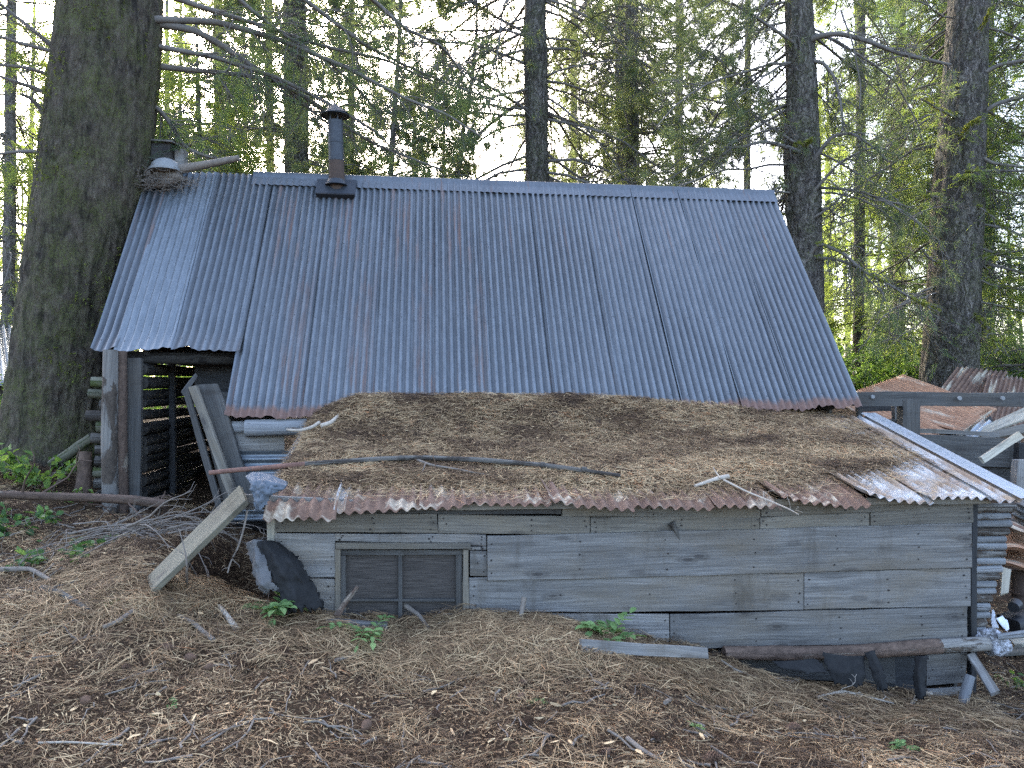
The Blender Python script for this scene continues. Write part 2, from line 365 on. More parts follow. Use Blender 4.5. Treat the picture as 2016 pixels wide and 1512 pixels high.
M['bark_fir'] = m.done(c, .92, 0, m.math('ADD', n1, m.math('ADD', m.math('MULTIPLY', n3, .35), m.math('MULTIPLY', n4, .8))), .9, .035, .12)
M['bark_pine'] = bark('furrowed_pine_bark', (.035, .029, .024), (.105, .09, .077), (.25, .22, .19), (.11, .12, .045), .4, 17, 1.7, .05)
M['bark_far'] = bark('distant_bark', (.07, .06, .052), (.14, .122, .105), (.27, .24, .21), (.12, .13, .06), .2, 13, 1.4, .025)  # bark made paler, the veil of haze put into its colour
m = MT('twig_bark'); M['twig'] = m.done(m.mix(m.noise(m.obj(), 6., 4), (.05, .043, .037), (.17, .15, .125)), .9)
m = MT('dead_stick'); M['stick'] = m.done(m.mix(m.noise(m.obj(), 22., 5, .7), (.05, .042, .035), (.24, .20, .16)), .9, 0, m.noise(m.obj(), 60., 4), .5, .004)
m = MT('bleached_stick'); M['stick_pale'] = m.done(m.mix(m.noise(m.obj(), 18., 5, .7), (.14, .115, .09), (.46, .40, .32)), .9)

def foliage(name, dark, mid, light, trans=.45, rough=.55):
    m = MT(name); c = m.ramp(m.attr(), [(0, dark), (.5, mid), (1, light)])
    pr = m.n('BsdfPrincipled', Base_Color=c, Roughness=rough); pr.inputs['Specular IOR Level'].default_value = .25
    tr = m.n('BsdfTranslucent', Color=m.mix(1.0, c, (1.5, 1.45, .9), 'MULTIPLY'))
    mx = m.n('MixShader', Fac=trans); m.t.links.new(pr.outputs[0], mx.inputs[1]); m.t.links.new(tr.outputs[0], mx.inputs[2])
    m.t.links.new(mx.outputs[0], m.out.inputs[0]); return m.m
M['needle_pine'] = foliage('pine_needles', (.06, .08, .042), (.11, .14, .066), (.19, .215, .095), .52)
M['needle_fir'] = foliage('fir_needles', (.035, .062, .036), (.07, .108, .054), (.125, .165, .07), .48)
M['needle_lit'] = foliage('pale_backlit_fir_needles', (.08, .12, .035), (.15, .20, .055), (.24, .29, .08), .58)  # pale green of young firs, and backlight put into the colour
M['leaf'] = foliage('shrub_leaves', (.05, .09, .025), (.10, .17, .04), (.17, .25, .06), .5)
M['leaf_dark'] = foliage('bramble_leaves', (.03, .07, .022), (.06, .12, .035), (.11, .18, .055), .4)
M['leaf_new'] = foliage('seedling_leaves', (.09, .16, .055), (.14, .225, .075), (.20, .30, .11), .4)
M['moss'] = foliage('moss_fuzz', (.10, .12, .022), (.18, .20, .035), (.27, .28, .06), .3, .9)
def litter(name, stops):
    m = MT(name); c = m.ramp(m.attr(), stops); return m.done(c, .75, spec=.25)
LIT = [(0, (.030, .016, .008)), (.28, (.10, .059, .031)), (.5, (.21, .133, .067)), (.72, (.36, .252, .137)), (.88, (.54, .395, .22)), (1, (.30, .125, .048))]
M['litter'] = litter('dead_needles', LIT)
m = MT('forest_soil'); o = m.obj()
c = m.mix(m.ramp(m.noise(o, 55., 6, .75), [(.35, 0), (.68, 1)]), (.013, .008, .005), (.092, .056, .031))
c = m.mix(m.ramp(m.noise(o, 1.3, 5, .65), [(.45, 0), (.65, .6)]), c, (.03, .02, .015))
M['soil'] = m.done(c, .95, 0, m.noise(o, 70., 6, .75), .8, .02, .1)

def galv(name, base, hi, rust_amt, eave=True, rustc=(.11, .058, .04), metal=.75, ribs=False):
    m = MT(name); uv = m.uv(); s = m.sep(uv); o = m.obj()
    sp = m.n('TexVoronoi', Vector=m.map(uv, (55, 55, 1)), Scale=1.).outputs['Color']
    spv = m.sep(sp)[0]
    big = m.noise(m.map(uv, (1.4, .55, 1)), 1., 5, .65); fine = m.noise(m.map(uv, (30, 5, 1)), 1., 4, .6)
    c = m.mix(m.math('ADD', m.math('MULTIPLY', spv, .5), .25), base, hi); c = m.mix(m.ramp(big, [(.35, 0), (.7, .6)]), c, tuple(x * .62 for x in base))
    c = m.mix(m.math('MULTIPLY', m.ramp(fine, [(.45, 0), (.75, .5)]), 1.0), c, tuple(x * 1.15 for x in hi))
    rn = m.noise(m.map(uv, (13, .55, 1), (3, 1, 0)), 1., 6, .72); rb = m.noise(m.map(uv, (.75, .5, 1), (8, 2, 0)), 1., 3, .5)
    rm = m.math('MULTIPLY', m.ramp(rn, [(.62 - rust_amt * .25, 0), (.74 - rust_amt * .2, 1)]), m.ramp(rb, [(.5 - rust_amt * .35, 0), (.62 - rust_amt * .25, 1)]))
    rm = m.math('MULTIPLY', rm, .95)
    if eave:
        en = m.math('ADD', s[1], m.math('MULTIPLY', m.math('SUBTRACT', m.noise(m.map(uv, (16, 3, 1)), 1., 5, .7)  , .5), .22))
        rm = m.math('MAXIMUM', rm, m.ramp(en, [(.07, .95), (.13, 0)]))
    rc = m.mix(m.noise(m.map(uv, (25, 12, 1)), 1., 5, .7), tuple(x * .5 for x in rustc), tuple(min(1, x * 1.7) for x in rustc))
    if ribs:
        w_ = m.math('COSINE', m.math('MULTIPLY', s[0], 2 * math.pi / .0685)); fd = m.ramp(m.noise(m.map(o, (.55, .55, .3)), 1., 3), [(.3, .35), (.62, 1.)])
        c = m.mix(fd, c, m.mix(1.0, c, m.ramp(m.math('ADD', m.math('MULTIPLY', w_, .5), .5), [(.12, .40), (.58, .78), (.93, 1.08)]), 'MULTIPLY'))  # corrugation shading painted in: dark troughs, bright crests, strength varying over the roof
    c = m.mix(rm, c, rc)
    mt = m.math('MULTIPLY', m.math('SUBTRACT', 1.0, rm), metal)
    ro = m.math('ADD', m.math('MULTIPLY', rm, .35), m.math('ADD', .34, m.math('MULTIPLY', spv, .16)))
    x = m.n('BsdfPrincipled', Base_Color=c, Roughness=ro, Metallic=mt)
    b = m.n('Bump', Height=m.math('ADD', m.noise(m.map(uv, (3, 2, 1)), 1., 3), m.math('MULTIPLY', spv, .02)), Strength=.25, Distance=.02)
    m.t.links.new(b.outputs[0], x.inputs['Normal']); m.t.links.new(x.outputs[0], m.out.inputs[0]); return m.m
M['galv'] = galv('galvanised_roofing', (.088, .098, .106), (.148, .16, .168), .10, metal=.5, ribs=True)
M['galv_flash'] = galv('bright_flashing', (.25, .275, .30), (.28, .305, .33), .05, False, metal=.5)
M['galv_ridge'] = galv('dull_ridge_metal', (.075, .083, .09), (.125, .133, .142), .2, False, metal=.4)
M['galv_clean'] = galv('clean_galvanised', (.12, .135, .146), (.185, .202, .213), .0, False, metal=.5)
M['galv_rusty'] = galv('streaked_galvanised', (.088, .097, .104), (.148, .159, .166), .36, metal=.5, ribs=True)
def rusty(name, a, b, zinc, zamt):
    m = MT(name); uv = m.uv()
    n1 = m.noise(m.map(uv, (9, 3, 1)), 1., 6, .7); n2 = m.noise(m.map(uv, (40, 22, 1)), 1., 5, .75); n3 = m.noise(m.map(uv, (5, 1.6, 1), (5, 5, 0)), 1., 4, .6)
    c = m.mix(m.ramp(n1, [(.3, 0), (.7, 1)]), a, b); c = m.mix(m.ramp(n2, [(.4, 0), (.75, .7)]), c, tuple(x * .4 for x in a))
    zf = m.ramp(n3, [(.62 - zamt * .3, 0), (.70 - zamt * .2, 1)])
    c = m.mix(zf, c, zinc)
    x = m.n('BsdfPrincipled', Base_Color=c, Roughness=m.math('SUBTRACT', .92, m.math('MULTIPLY', zf, .3)), Metallic=m.math('MULTIPLY', zf, .3))
    bb = m.n('Bump', Height=n2, Strength=.3, Distance=.004); m.t.links.new(bb.outputs[0], x.inputs['Normal'])
    m.t.links.new(x.outputs[0], m.out.inputs[0]); return m.m
M['rust_roof'] = rusty('rusted_roofing', (.085, .046, .03), (.20, .118, .076), (.36, .31, .23), .28)
M['rust_pale'] = rusty('half_rusted_roofing', (.17, .115, .08), (.30, .235, .165), (.30, .315, .32), .62)
M['rust_orange'] = rusty('orange_rust', (.24, .115, .062), (.43, .25, .15), (.42, .33, .24), .15)
M['rust_pipe'] = rusty('rusted_pipe', (.10, .05, .035), (.20, .10, .07), (.1, .1, .1), .0)
m = MT('black_felt'); M['felt'] = m.done(m.mix(m.noise(m.obj(), 14., 5, .7), (.010, .010, .010), (.035, .034, .033)), .95, 0, m.noise(m.obj(), 45., 5), .5, .006, .08)
m = MT('grey_felt'); M['felt_grey'] = m.done(m.mix(m.noise(m.obj(), 14., 5, .7), (.06, .058, .056), (.15, .145, .14)), .9, 0, m.noise(m.obj(), 45., 5), .5, .006)
m = MT('tarp'); M['tarp'] = m.done(m.mix(m.noise(m.obj(), 9., 5, .7), (.045, .055, .066), (.11, .128, .148)), .7)
m = MT('dark_screen'); M['screen'] = m.done(m.mix(m.ramp(m.noise(m.map(m.uv(), (6, 160, 1)), 1., 4), [(.35, 0), (.7, 1)]), (.024, .020, .017), (.075, .064, .055)), .7, spec=.2)
m = MT('sooty_iron'); M['iron'] = m.done(m.mix(m.noise(m.obj(), 20., 5, .7), (.018, .02, .023), (.055, .06, .068)), .55, .3)
m = MT('rusty_iron'); M['iron_rust'] = m.done(m.mix(m.noise(m.obj(), 16., 5, .7), (.03, .021, .017), (.085, .054, .037)), .8, .1)
m = MT('white_enamel'); M['enamel'] = m.done(m.mix(m.noise(m.obj(), 9., 5, .7), (.11, .112, .11), (.23, .232, .225)), .55)
m = MT('white_plastic'); M['plastic'] = m.done(m.mix(m.noise(m.obj(), 9., 4), (.45, .47, .5), (.72, .74, .76)), .5)
m = MT('black_plastic'); M['black'] = m.done((.012, .012, .013), .5)
m = MT('ash_root'); M['root'] = m.done(m.mix(m.ramp(m.noise(m.obj(), 26., 5, .7), [(.42, 0), (.6, 1)]), (.10, .095, .09), (.48, .48, .5)), .9, 0, m.noise(m.obj(), 40., 5), 1., .02)
m = MT('cone_scale'); M['cone'] = m.done(m.mix(m.noise(m.obj(), 90., 4), (.045, .026, .017), (.15, .085, .05)), .8)
# ------------------------------------------------------------------ ground
CP = [P(*q) for q in [(0,1512,3.3),(1008,1512,3.3),(2016,1512,3.75),(300,1165,4.65),(0,1150,4.9),(0,1300,3.95),(500,1220,4.75),(700,1240,4.92),(900,1228,4.9),
      (1100,1232,4.95),(1300,1280,5.0),(1430,1318,5.05),(1600,1362,5.1),(1800,1385,5.1),(1900,1400,5.2),(2016,1360,5.7),(2016,1240,6.6),(1000,1400,3.9),(1900,1450,4.35),
      (1600,1430,4.3),(1200,1330,4.3),(600,1310,4.2),(215,1012,6.75),(90,905,8.0),(0,905,7.6),(60,985,6.5),(0,1040,5.9),(380,1010,6.9),(330,1060,5.6),(480,1130,5.3),
      (1700,775,20),(1950,790,18),(10,845,12),(0,785,20),(1950,880,10),(1300,1450,3.7),(1450,1365,4.6)]]
CP += [H(u, v, z) for u, v, z in [(1,1,.05),(3,1,-.35),(4.6,1,-.5),(-.4,1.2,.3),(-1.2,3.2,.5),(.5,3,.4),(3,3,.2),(4.8,2.6,-.1),(5.6,2,-.3),(6.5,4.5,.1),(2,5.5,.75),(-1.5,6.5,1.0),(-3.6,4,1.05),(-6,2,1.0)]]
CP += [V(x, y, z) for x, y, z in [(-4,2,.3),(0,2,.03),(4,2,-.1),(-9,5,1.0),(9,5,-.4),(9,9,.2),(0,-6,-.1),(-8,-6,.1),(8,-6,-.2),(0,30,1.5),(-20,30,1.5),(20,30,1.6),(-12,16,1.3),(8,16,1.3),(0,14,1.15),(30,18,1.3),(-30,15,1.4)]]
CP = np.array(CP)
def _tps(r2): return np.where(r2 > 1e-12, .5 * r2 * np.log(np.maximum(r2, 1e-12)), 0)
_K = _tps(((CP[:, None, :2] - CP[None, :, :2])**2).sum(-1)) + np.eye(len(CP)) * .02
_A = np.block([[_K, np.ones((len(CP), 1)), CP[:, :2]], [np.ones((1, len(CP))), np.zeros((1, 3))], [CP[:, :2].T, np.zeros((2, 3))]])
_W = np.linalg.solve(_A, np.concatenate([CP[:, 2], [0, 0, 0]]))
def gz(x, y, fine=True):
    x, y = np.broadcast_arrays(np.asarray(x, float), np.asarray(y, float)); sh = x.shape; x = x.ravel(); y = y.ravel()
    z = np.zeros(len(x))
    for k in range(0, len(x), 20000):
        q = np.stack([x[k:k+20000], y[k:k+20000]], 1)
        z[k:k+20000] = _tps(((q[:, None, :] - CP[None, :, :2])**2).sum(-1)) @ _W[:-3] + _W[-3] + q @ _W[-2:]
    r = np.hypot(x, y - 5); far = np.clip((r - 18) / 14, 0, 1); far = far * far * (3 - 2 * far)
    z = z * (1 - far) + far * np.where(y > 0, 1.5, .2 + 1.3 * np.clip((y + 20) / 40, 0, 1))
    if fine:
        n = np.clip(1 - (r - 6) / 10, .15, 1)
        p = np.stack([x, y, x * 0], 1); z = z + n * (.045 * vnoise(p * 1.7) + .028 * vnoise(p * 5.1 + 3) + .015 * vnoise(p * 13 + 7))
        for (bx, by, h, s1) in ((.22, 4.62, .055, .25), (-.3, 4.68, .03, .22), (-1.3, 4.6, .03, .25), (-2.3, 4.3, .04, .3)):
            z = z + h * np.exp(-((x - bx)**2 + 1.6 * (y - by)**2) / (2 * s1 * s1)) * (1 + .35 * vnoise(p * 9))
    z = z - .55 * np.exp(-(((x + 1.88) / .40)**4 + ((y - 5.75) / .62)**4))  # hollow left of the lean-to, shaped deep to keep light out
    return z.reshape(sh)
def G(x, y, dz=0.): x, y = np.asarray(x, float), np.asarray(y, float); return np.stack([x, y, gz(x, y) + dz], -1)
def gpix(px, py, Y0=5., dz=0.):                       # where the ray through a photo pixel meets the ground
    lo, hi = 2.5, 40.
    ys = np.linspace(lo, hi, 1500); xs = (px - CX) / F * ys; zs = CZ - (py - CY) / F * ys
    b = np.nonzero(zs < gz(xs, ys))[0]; k = b[0] if len(b) else -1
    return V(xs[k], ys[k], gz(xs[k], ys[k]) + dz)
def axis(a, b, st, far, g=1.16):
    c = list(np.arange(a, b + 1e-6, st)); d = st
    while c[-1] < far: d *= g; c.append(c[-1] + d)
    d = st
    while c[0] > -far: d *= g; c.insert(0, c[0] - d)
    return np.array(c)
gx, gy = axis(-5.5, 5.5, .035, 320), axis(2.6, 7.2, .035, 420)
gy = gy[gy > -90]
XX, YY = np.meshgrid(gx, gy, indexing='ij'); ZZ = gz(XX, YY)
i, j = np.meshgrid(np.arange(len(gx) - 1), np.arange(len(gy) - 1), indexing='ij'); ny = len(gy)
g = MB().add(np.stack([XX, YY, ZZ], -1), np.stack([i * ny + j, (i + 1) * ny + j, (i + 1) * ny + j + 1, i * ny + j + 1], -1).reshape(-1, 4))
tag(g.build('ground', M['soil'], smooth=True), kind='structure')

def gnorm(x, y):
    e = .03; a = (gz(x + e, y) - gz(x - e, y)) / (2 * e); b = (gz(x, y + e) - gz(x, y - e)) / (2 * e)
    return nrm(np.stack([-a, -b, np.ones_like(a)], -1))
# dead needles, chips and twigs: one uncountable litter
def in_house(x, y):
    d = np.stack([x, y], 1) - HO[:2]; u = d @ E1[:2]; v = d @ E2[:2]
    return ((u > -.02) & (u < 5.0) & (v > .03) & (v < 1.9)) | ((u > -.75) & (u < 5.1) & (v > 1.9) & (v < 5))
def scatter(n, x0, x1, y0, y1, pw=1.5):
    t = rng.uniform(0, 1, n)**pw; y = y0 + (y1 - y0) * t; x = rng.uniform(x0, x1, n) * (.55 + .45 * np.clip(y / 6, 0, 1)); k = ~in_house(x, y)
    return x[k], y[k]
lit = MB()
def lay(x, y, ln, wd, rnd, lift=.02, coh=None, pit=.16):
    n = gnorm(x, y); p = np.stack([x, y, gz(x, y)], -1)
    az = rng.uniform(0, 2 * np.pi, len(x)) if coh is None else coh
    d = np.stack([np.cos(az), np.sin(az), rng.normal(0, pit, len(x))], -1); d = nrm(d - n * (d * n).sum(-1, keepdims=True) * .92)
    nn = nrm(n + .5 * rng.normal(size=n.shape))
    strips(lit, p + n * (rng.uniform(0, 1, len(x))**1.6 * lift + .003)[:, None], d, nn, ln, wd, rng.normal(0, .07, len(x)), rnd)
def tone(x, y, n):                                       # drifts of paler and of darker needles
    q = fbm(np.stack([x * 1.6, y * 2.2, x * 0], 1), 3)
    return np.clip(.45 + .34 * q + rng.normal(0, .25, n), .02, .99)
x, y = scatter(150000, -5.6, 5.6, 2.75, 8.2, 1.35); k = (fbm(np.stack([x * 1.9, y * 2.6, x * 0 + 31], 1), 3) < .05 + rng.normal(0, .2, len(x))); x, y = x[k], y[k]; n = len(x)
az = 2.2 * vnoise(np.stack([x * 2.3, y * 2.3, x * 0 + 4], 1)) * np.pi + np.where(rng.uniform(0, 1, n) < .45, rng.uniform(0, 6.28, n), rng.normal(0, .9, n))
lay(x, y, rng.uniform(.035, .115, n), rng.uniform(.0014, .0034, n), tone(x, y, n), .03, az)
# heaped clumps along the wall
cl = []
for k in range(900):
    a = R.random(); xx = -3.0 + 6.2 * a; yy = 4.72 + .06 * xx + R.gauss(0, .22); cl.append((xx, yy, R.random() * 6.28))
for k in range(260): cl.append((R.uniform(-4.5, 4.5), R.uniform(3.0, 4.6), R.random() * 6.28))
cl = np.array(cl); cl = cl[~in_house(cl[:, 0], cl[:, 1])]
k = rng.integers(0, len(cl), 36000); x = cl[k, 0] + rng.normal(0, .05, len(k)); y = np.minimum(cl[k, 1] + rng.normal(0, .05, len(k)), HO[1] + (x - HO[0]) * math.tan(YAW) - .03 + 9 * (x < -1.55) )
az = cl[k, 2] + rng.normal(0, .6, len(k)); lay(x, y, rng.uniform(.08, .18, len(k)), rng.uniform(.0018, .0038, len(k)), np.clip(.47 + .45 * (cl[k, 2] / 6.28 - .5) + rng.normal(0, .17, len(k)), 0, .97), .055, az, .32)
n = 15000; x = np.concatenate([rng.normal(.25, .34, n), rng.normal(-.45, .4, n // 2), rng.normal(.9, .3, n // 4)]); y = 4.60 + .105 * x + rng.normal(0, .13, len(x)); k = ~in_house(x, y); x, y = x[k], y[k]
lay(x, y, rng.uniform(.08, .19, len(x)), rng.uniform(.002, .0042, len(x)), np.clip(rng.normal(.5, .2, len(x)), 0, .92), .05, None, .42)
# bark and wood chips
x, y = scatter(42000, -5.2, 5.2, 2.75, 6.5, 1.35); n = len(x); lay(x, y, rng.uniform(.007, .026, n), rng.uniform(.004, .011, n), np.clip(rng.normal(.36, .24, n), 0, .95), .016)
x, y = scatter(90000, -5.2, 5.2, 2.75, 6.5, 1.4); n = len(x); lay(x, y, rng.uniform(.015, .065, n), rng.uniform(.0018, .0036, n), np.clip(tone(x, y, n) - .04, 0.02, .97), .016, None, .25)
x, y = scatter(260, -5, 5, 2.9, 5.6, 1.2); n = len(x); lay(x, y, rng.uniform(.03, .07, n), rng.uniform(.008, .02, n), rng.uniform(.82, .93, n), .03)
tag(lit.build('needle_litter', M['litter']), 'brown carpet of dead pine needles and bark chips covering the ground', 'litter', kind='stuff')
tw = MB(); n = 700; x, y = scatter(n, -5.2, 5.2, 2.8, 6.8, 1.1); n = len(x)
az = rng.uniform(0, 6.28, n); L = rng.uniform(.06, .3, n); nt = 5; tt = np.linspace(-.5, .5, nt)
c = np.stack([x, y], 1)[:, None, :] + np.stack([np.cos(az), np.sin(az)], 1)[:, None, :] * (tt[None, :, None] * L[:, None, None]) + rng.normal(0, .012, (n, nt, 2)) * L[:, None, None] * 3
z = gz(c[..., 0], c[..., 1]) + .012; pv, pf = tubes(np.concatenate([c, z[..., None]], -1), rng.uniform(.0025, .007, n)[:, None] * np.linspace(1.2, .6, nt)[None, :], 5)
tw.add(pv, pf); tag(tw.build('twig_litter', M['stick'], smooth=True), 'small broken twigs strewn through the needle litter', 'twigs', kind='stuff')

# ------------------------------------------------------------------ the log cabin under the big steel roof
GAB = E2
cabin = empty('log_cabin', H(1.6, 1.9, .35), 'old log cabin under a big steep corrugated steel roof with a stovepipe', 'cabin', rz=YAW)
VE, VR = 1.72, 3.62
def zE(u): return 1.36 + .011 * (u + .77)
def zR(u): return 3.965 - .008 * (u + 1.6)
def roofp(u, t): return H(u, VE + (VR - VE) * t, zE(u) + (zR(u) - zE(u)) * t)
RN = nrm(np.cross(roofp(1., 0.) - roofp(0., 0.), roofp(0., 1.) - roofp(0., 0.)))
SL = float(np.linalg.norm(roofp(0., 1.) - roofp(0., 0.)))
def roof_ut(px, py):
    p = ray_plane(px, py, roofp(0., 0.), RN); u, v, z = inv_h(p); return u, (v - VE) / (VR - VE)
def roof_sheet(pa, pb, t0=0., mat='galv', k=0, t1=1.0, flange=0., up=0.):
    """one corrugated sheet between two eave positions u (at the eave) and u (at the ridge)"""
    (ua0, ua1), (ub0, ub1) = pa, pb; w0 = ub0 - ua0
    ragged = R.random() * 40
    def S(U, T):
        s = (U - ua0) / w0
        edge = .012 * vnoise(np.stack([U * 5 + ragged, U * 0, U * 0], -1)) + .006 * vnoise(np.stack([U * 21 + ragged, U * 0, U * 0], -1))
        tt = t0 + (t1 - t0) * T + edge * (1 - T)**8
        u = ua0 + (ua1 - ua0) * tt + s * ((ub0 - ua0) + ((ub1 - ua1) - (ub0 - ua0)) * tt)
        p = roofp(u, tt)
        lift = .0005 + (.0008 + .0042 * max(0, k - 3) / 7) * (1 - s)**2 + (.001 + .012 * max(0, k - 3) / 7) * np.clip(1 - s * 2.2, 0, 1) * (1 - T)**4 + up + .011 * vnoise(np.stack([U * 1.3 + ragged, T * 3, T * 0], -1)) + .004 * vnoise(np.stack([U * 6 + ragged, T * 9, T * 0], -1))
        if flange: 
            fl = np.clip(1 - T / .085, 0, 1); lift = lift + flange * fl * (.55 + .9 * np.abs(vnoise(np.stack([U * 3.1 + ragged, T * 0, T * 0], -1))))
        p = p + RN * lift[..., None]
        kk = np.where(T * 0 + flange > 0, np.clip(.35 + T / .12, .35, 1), 1.)
        return p, np.broadcast_to(RN, p.shape), kk
    mb = MB(); nt = 22
    def uvf(U, T): return np.stack([U - ua0, (t0 + (t1 - t0) * T - (t0 if not flange else t0 - .2)) * SL + (0 if not flange else .0)], -1)
    corr_sheet(mb, S, ua0, ub0, nt=nt, per=8, ph=ua0, uvf=uvf)
    for tt in (.05, .36, .67, .94):
        uu = ua0 + .0685 * np.arange(1, int((ub0 - ua0) / .0685), 3); t_ = np.full(len(uu), tt) + rng.normal(0, .003, len(uu)); q, _, _ = S(uu, t_); q = q + RN * .0125
        for c in q: e = .0055; mb.add([c - E1 * e, c + E1 * e, c - nrm(RN * .1 + V(0, 0, 1)) * e, c + nrm(RN * .1 + V(0, 0, 1)) * e, c + RN * .004], [[0, 2, 4], [2, 1, 4], [1, 3, 4], [3, 0, 4]], 1)
    o = mb.build('roof_sheet', [M[mat], M['nail']], cabin, smooth=True); return o
eav = [(440, 825), (567, 822), (663, 812), (720, 812), (832, 812), (960, 812), (1080, 813), (1207, 814), (1333, 815), (1437, 814), (1569, 812), (1695, 803)]
eu = [roof_ut(*q)[0] for q in eav]
eu = [eu[0]] + [q + R.gauss(0, .028) for q in np.linspace(eu[0] + .63, eu[-1] - .58, 9)] + [eu[-1]]
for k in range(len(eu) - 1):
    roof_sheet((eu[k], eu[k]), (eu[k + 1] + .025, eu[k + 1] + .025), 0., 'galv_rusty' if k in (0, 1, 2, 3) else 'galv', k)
# three shorter sheets on the left with a bent lower flange, lying over the long ones
tl = roof_ut(340, 693)[1]
lu = [roof_ut(180, 692)[0], roof_ut(226, 697)[0], roof_ut(341, 693)[0], roof_ut(470, 694)[0]]
for k in range(3):
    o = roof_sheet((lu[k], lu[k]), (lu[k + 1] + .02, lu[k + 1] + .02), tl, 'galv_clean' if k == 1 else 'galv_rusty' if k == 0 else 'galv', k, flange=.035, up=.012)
    if k == 0: o['label'] = 'narrow rust streaked roof sheet beside the tree'
# ridge cap: rolled steel with a wavy lower edge
mb = MB(); U, T = np.meshgrid(np.linspace(roof_ut(500, 345)[0], eu[-1] + .02, 420), np.linspace(0, 1, 13), indexing='ij')
th = np.radians(-20 + 155 * np.clip((T - .35) / .3, 0, 1)); top = roofp(U, np.ones_like(U))
dn = -nrm(roofp(0., 1.) - roofp(0., 0.)); bk = nrm(V(0, 0, -1) * .9 + E2 * 1.0)
front = top + dn * ((.17 * (1 - T / .4)))[..., None] + RN * (.016 + .006 * np.cos(2 * np.pi * U / .0685) * (1 - T / .4))[..., None]
ang = np.clip((T - .4) / .2, 0, 1) * 2.0
roll = top + RN * (.03 * np.cos(ang))[..., None] + (-dn) * (.03 * np.sin(ang))[..., None] + V(0, 0, .012)
back = top + bk * (.03 + .16 * (T - .6) / .4)[..., None] + V(0, 0, .03)
p = np.where((T < .4)[..., None], front, np.where((T < .6)[..., None], roll, back))
i, j = np.meshgrid(np.arange(419), np.arange(12), indexing='ij'); f = np.stack([i * 13 + j, (i + 1) * 13 + j, (i + 1) * 13 + j + 1, i * 13 + j + 1], -1).reshape(-1, 4)
mb.add(p, f, 0, .5, np.stack([U, T + 3], -1)); mb.build('ridge_cap', M['galv_ridge'], cabin, smooth=True)
# rear slope, gables, inside
def Sr(U, T):
    p = H(U, VR + 1.5 * T, zR(U) - 1.9 * T); n = nrm(E2 * 1.9 + V(0, 0, 1.5)); return p, np.broadcast_to(n, p.shape), 1.
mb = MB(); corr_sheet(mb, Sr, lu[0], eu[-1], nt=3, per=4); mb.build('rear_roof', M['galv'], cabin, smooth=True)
for t in (.12, .45, .78):
    p0, p1 = roofp(lu[0] + .1, t) - RN * .09, roofp(eu[-1] - .1, t) - RN * .09
    if t < .3: p0 = roofp(eu[0] + .05, t) - RN * .09
    log(MB(), [p0, p1], .05); mb = MB(); log(mb, [p0, p1], .05, 8, step=.3); mb.build('purlin', [M['log_shade']], cabin, True)
for uu in (-1.35, .2, 1.9, 3.5, 4.85):
    mb = MB(); log(mb, [roofp(uu, .42 if uu < -.8 else .04) - RN * .16, roofp(uu, .99) - RN * .16], .055, 8, step=.3); mb.build('rafter', [M['log_shade']], cabin, True)
# left gable wall of poles with daylight between them
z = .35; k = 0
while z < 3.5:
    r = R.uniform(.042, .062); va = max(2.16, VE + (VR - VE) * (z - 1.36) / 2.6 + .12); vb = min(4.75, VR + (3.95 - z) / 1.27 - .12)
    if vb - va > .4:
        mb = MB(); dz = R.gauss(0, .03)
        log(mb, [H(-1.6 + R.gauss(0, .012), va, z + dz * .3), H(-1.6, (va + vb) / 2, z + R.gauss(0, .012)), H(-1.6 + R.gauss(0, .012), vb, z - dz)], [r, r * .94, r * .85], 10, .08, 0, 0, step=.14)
        mb.build('wall_log', [M['log_shade'], M['end']], cabin, True)
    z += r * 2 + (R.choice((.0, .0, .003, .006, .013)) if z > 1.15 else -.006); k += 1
# back wall
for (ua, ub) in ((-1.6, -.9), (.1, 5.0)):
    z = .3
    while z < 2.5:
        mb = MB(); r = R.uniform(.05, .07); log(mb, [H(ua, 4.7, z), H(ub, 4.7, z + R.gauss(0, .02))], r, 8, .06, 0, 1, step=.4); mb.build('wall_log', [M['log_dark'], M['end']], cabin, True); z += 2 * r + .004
# front wall behind the lean-to
z = .2
while z < 1.33:
    mb = MB(); r = .07; log(mb, [H(-.12, 2.0, z), H(4.95, 2.0, z)], r, 8, .06, 0, 1, step=.4); mb.build('wall_log', [M['log_dark'], M['end']], cabin, True); z += .142
for zz in np.arange(-.2, 3.2, .2):
    va = max(2.02, VE + (VR - VE) * (zz - 1.36) / 2.6 + .12); vb = min(4.75, VR + (3.95 - zz) / 1.27 - .12)
    mb = MB(); board(mb, H(4.9, va, zz), H(4.9, vb, zz), V(0, 0, .197), V(0, 0, .197), -E1, .025, nseg=6); mb.build('wall_board', [M['wood']], cabin)
# log butts at the front left corner, outside the posts
yy = 752
for k in range(11):
    r = R.uniform(.044, .054); mb = MB(); xl = 181 + R.gauss(0, 5) + (8 if k > 6 else 0)
    a = P(xl, yy, 6.92); log(mb, [a, P(262, yy + R.gauss(0, 2), 7.0)], [r * .92, r], 14, .1, 0, 1, step=.025)
    o = mb.build('wall_log', [M['log_moss'] if k in (0, 1, 4, 8) else M['log_dark'], M['end']], cabin, True); yy += 22.2
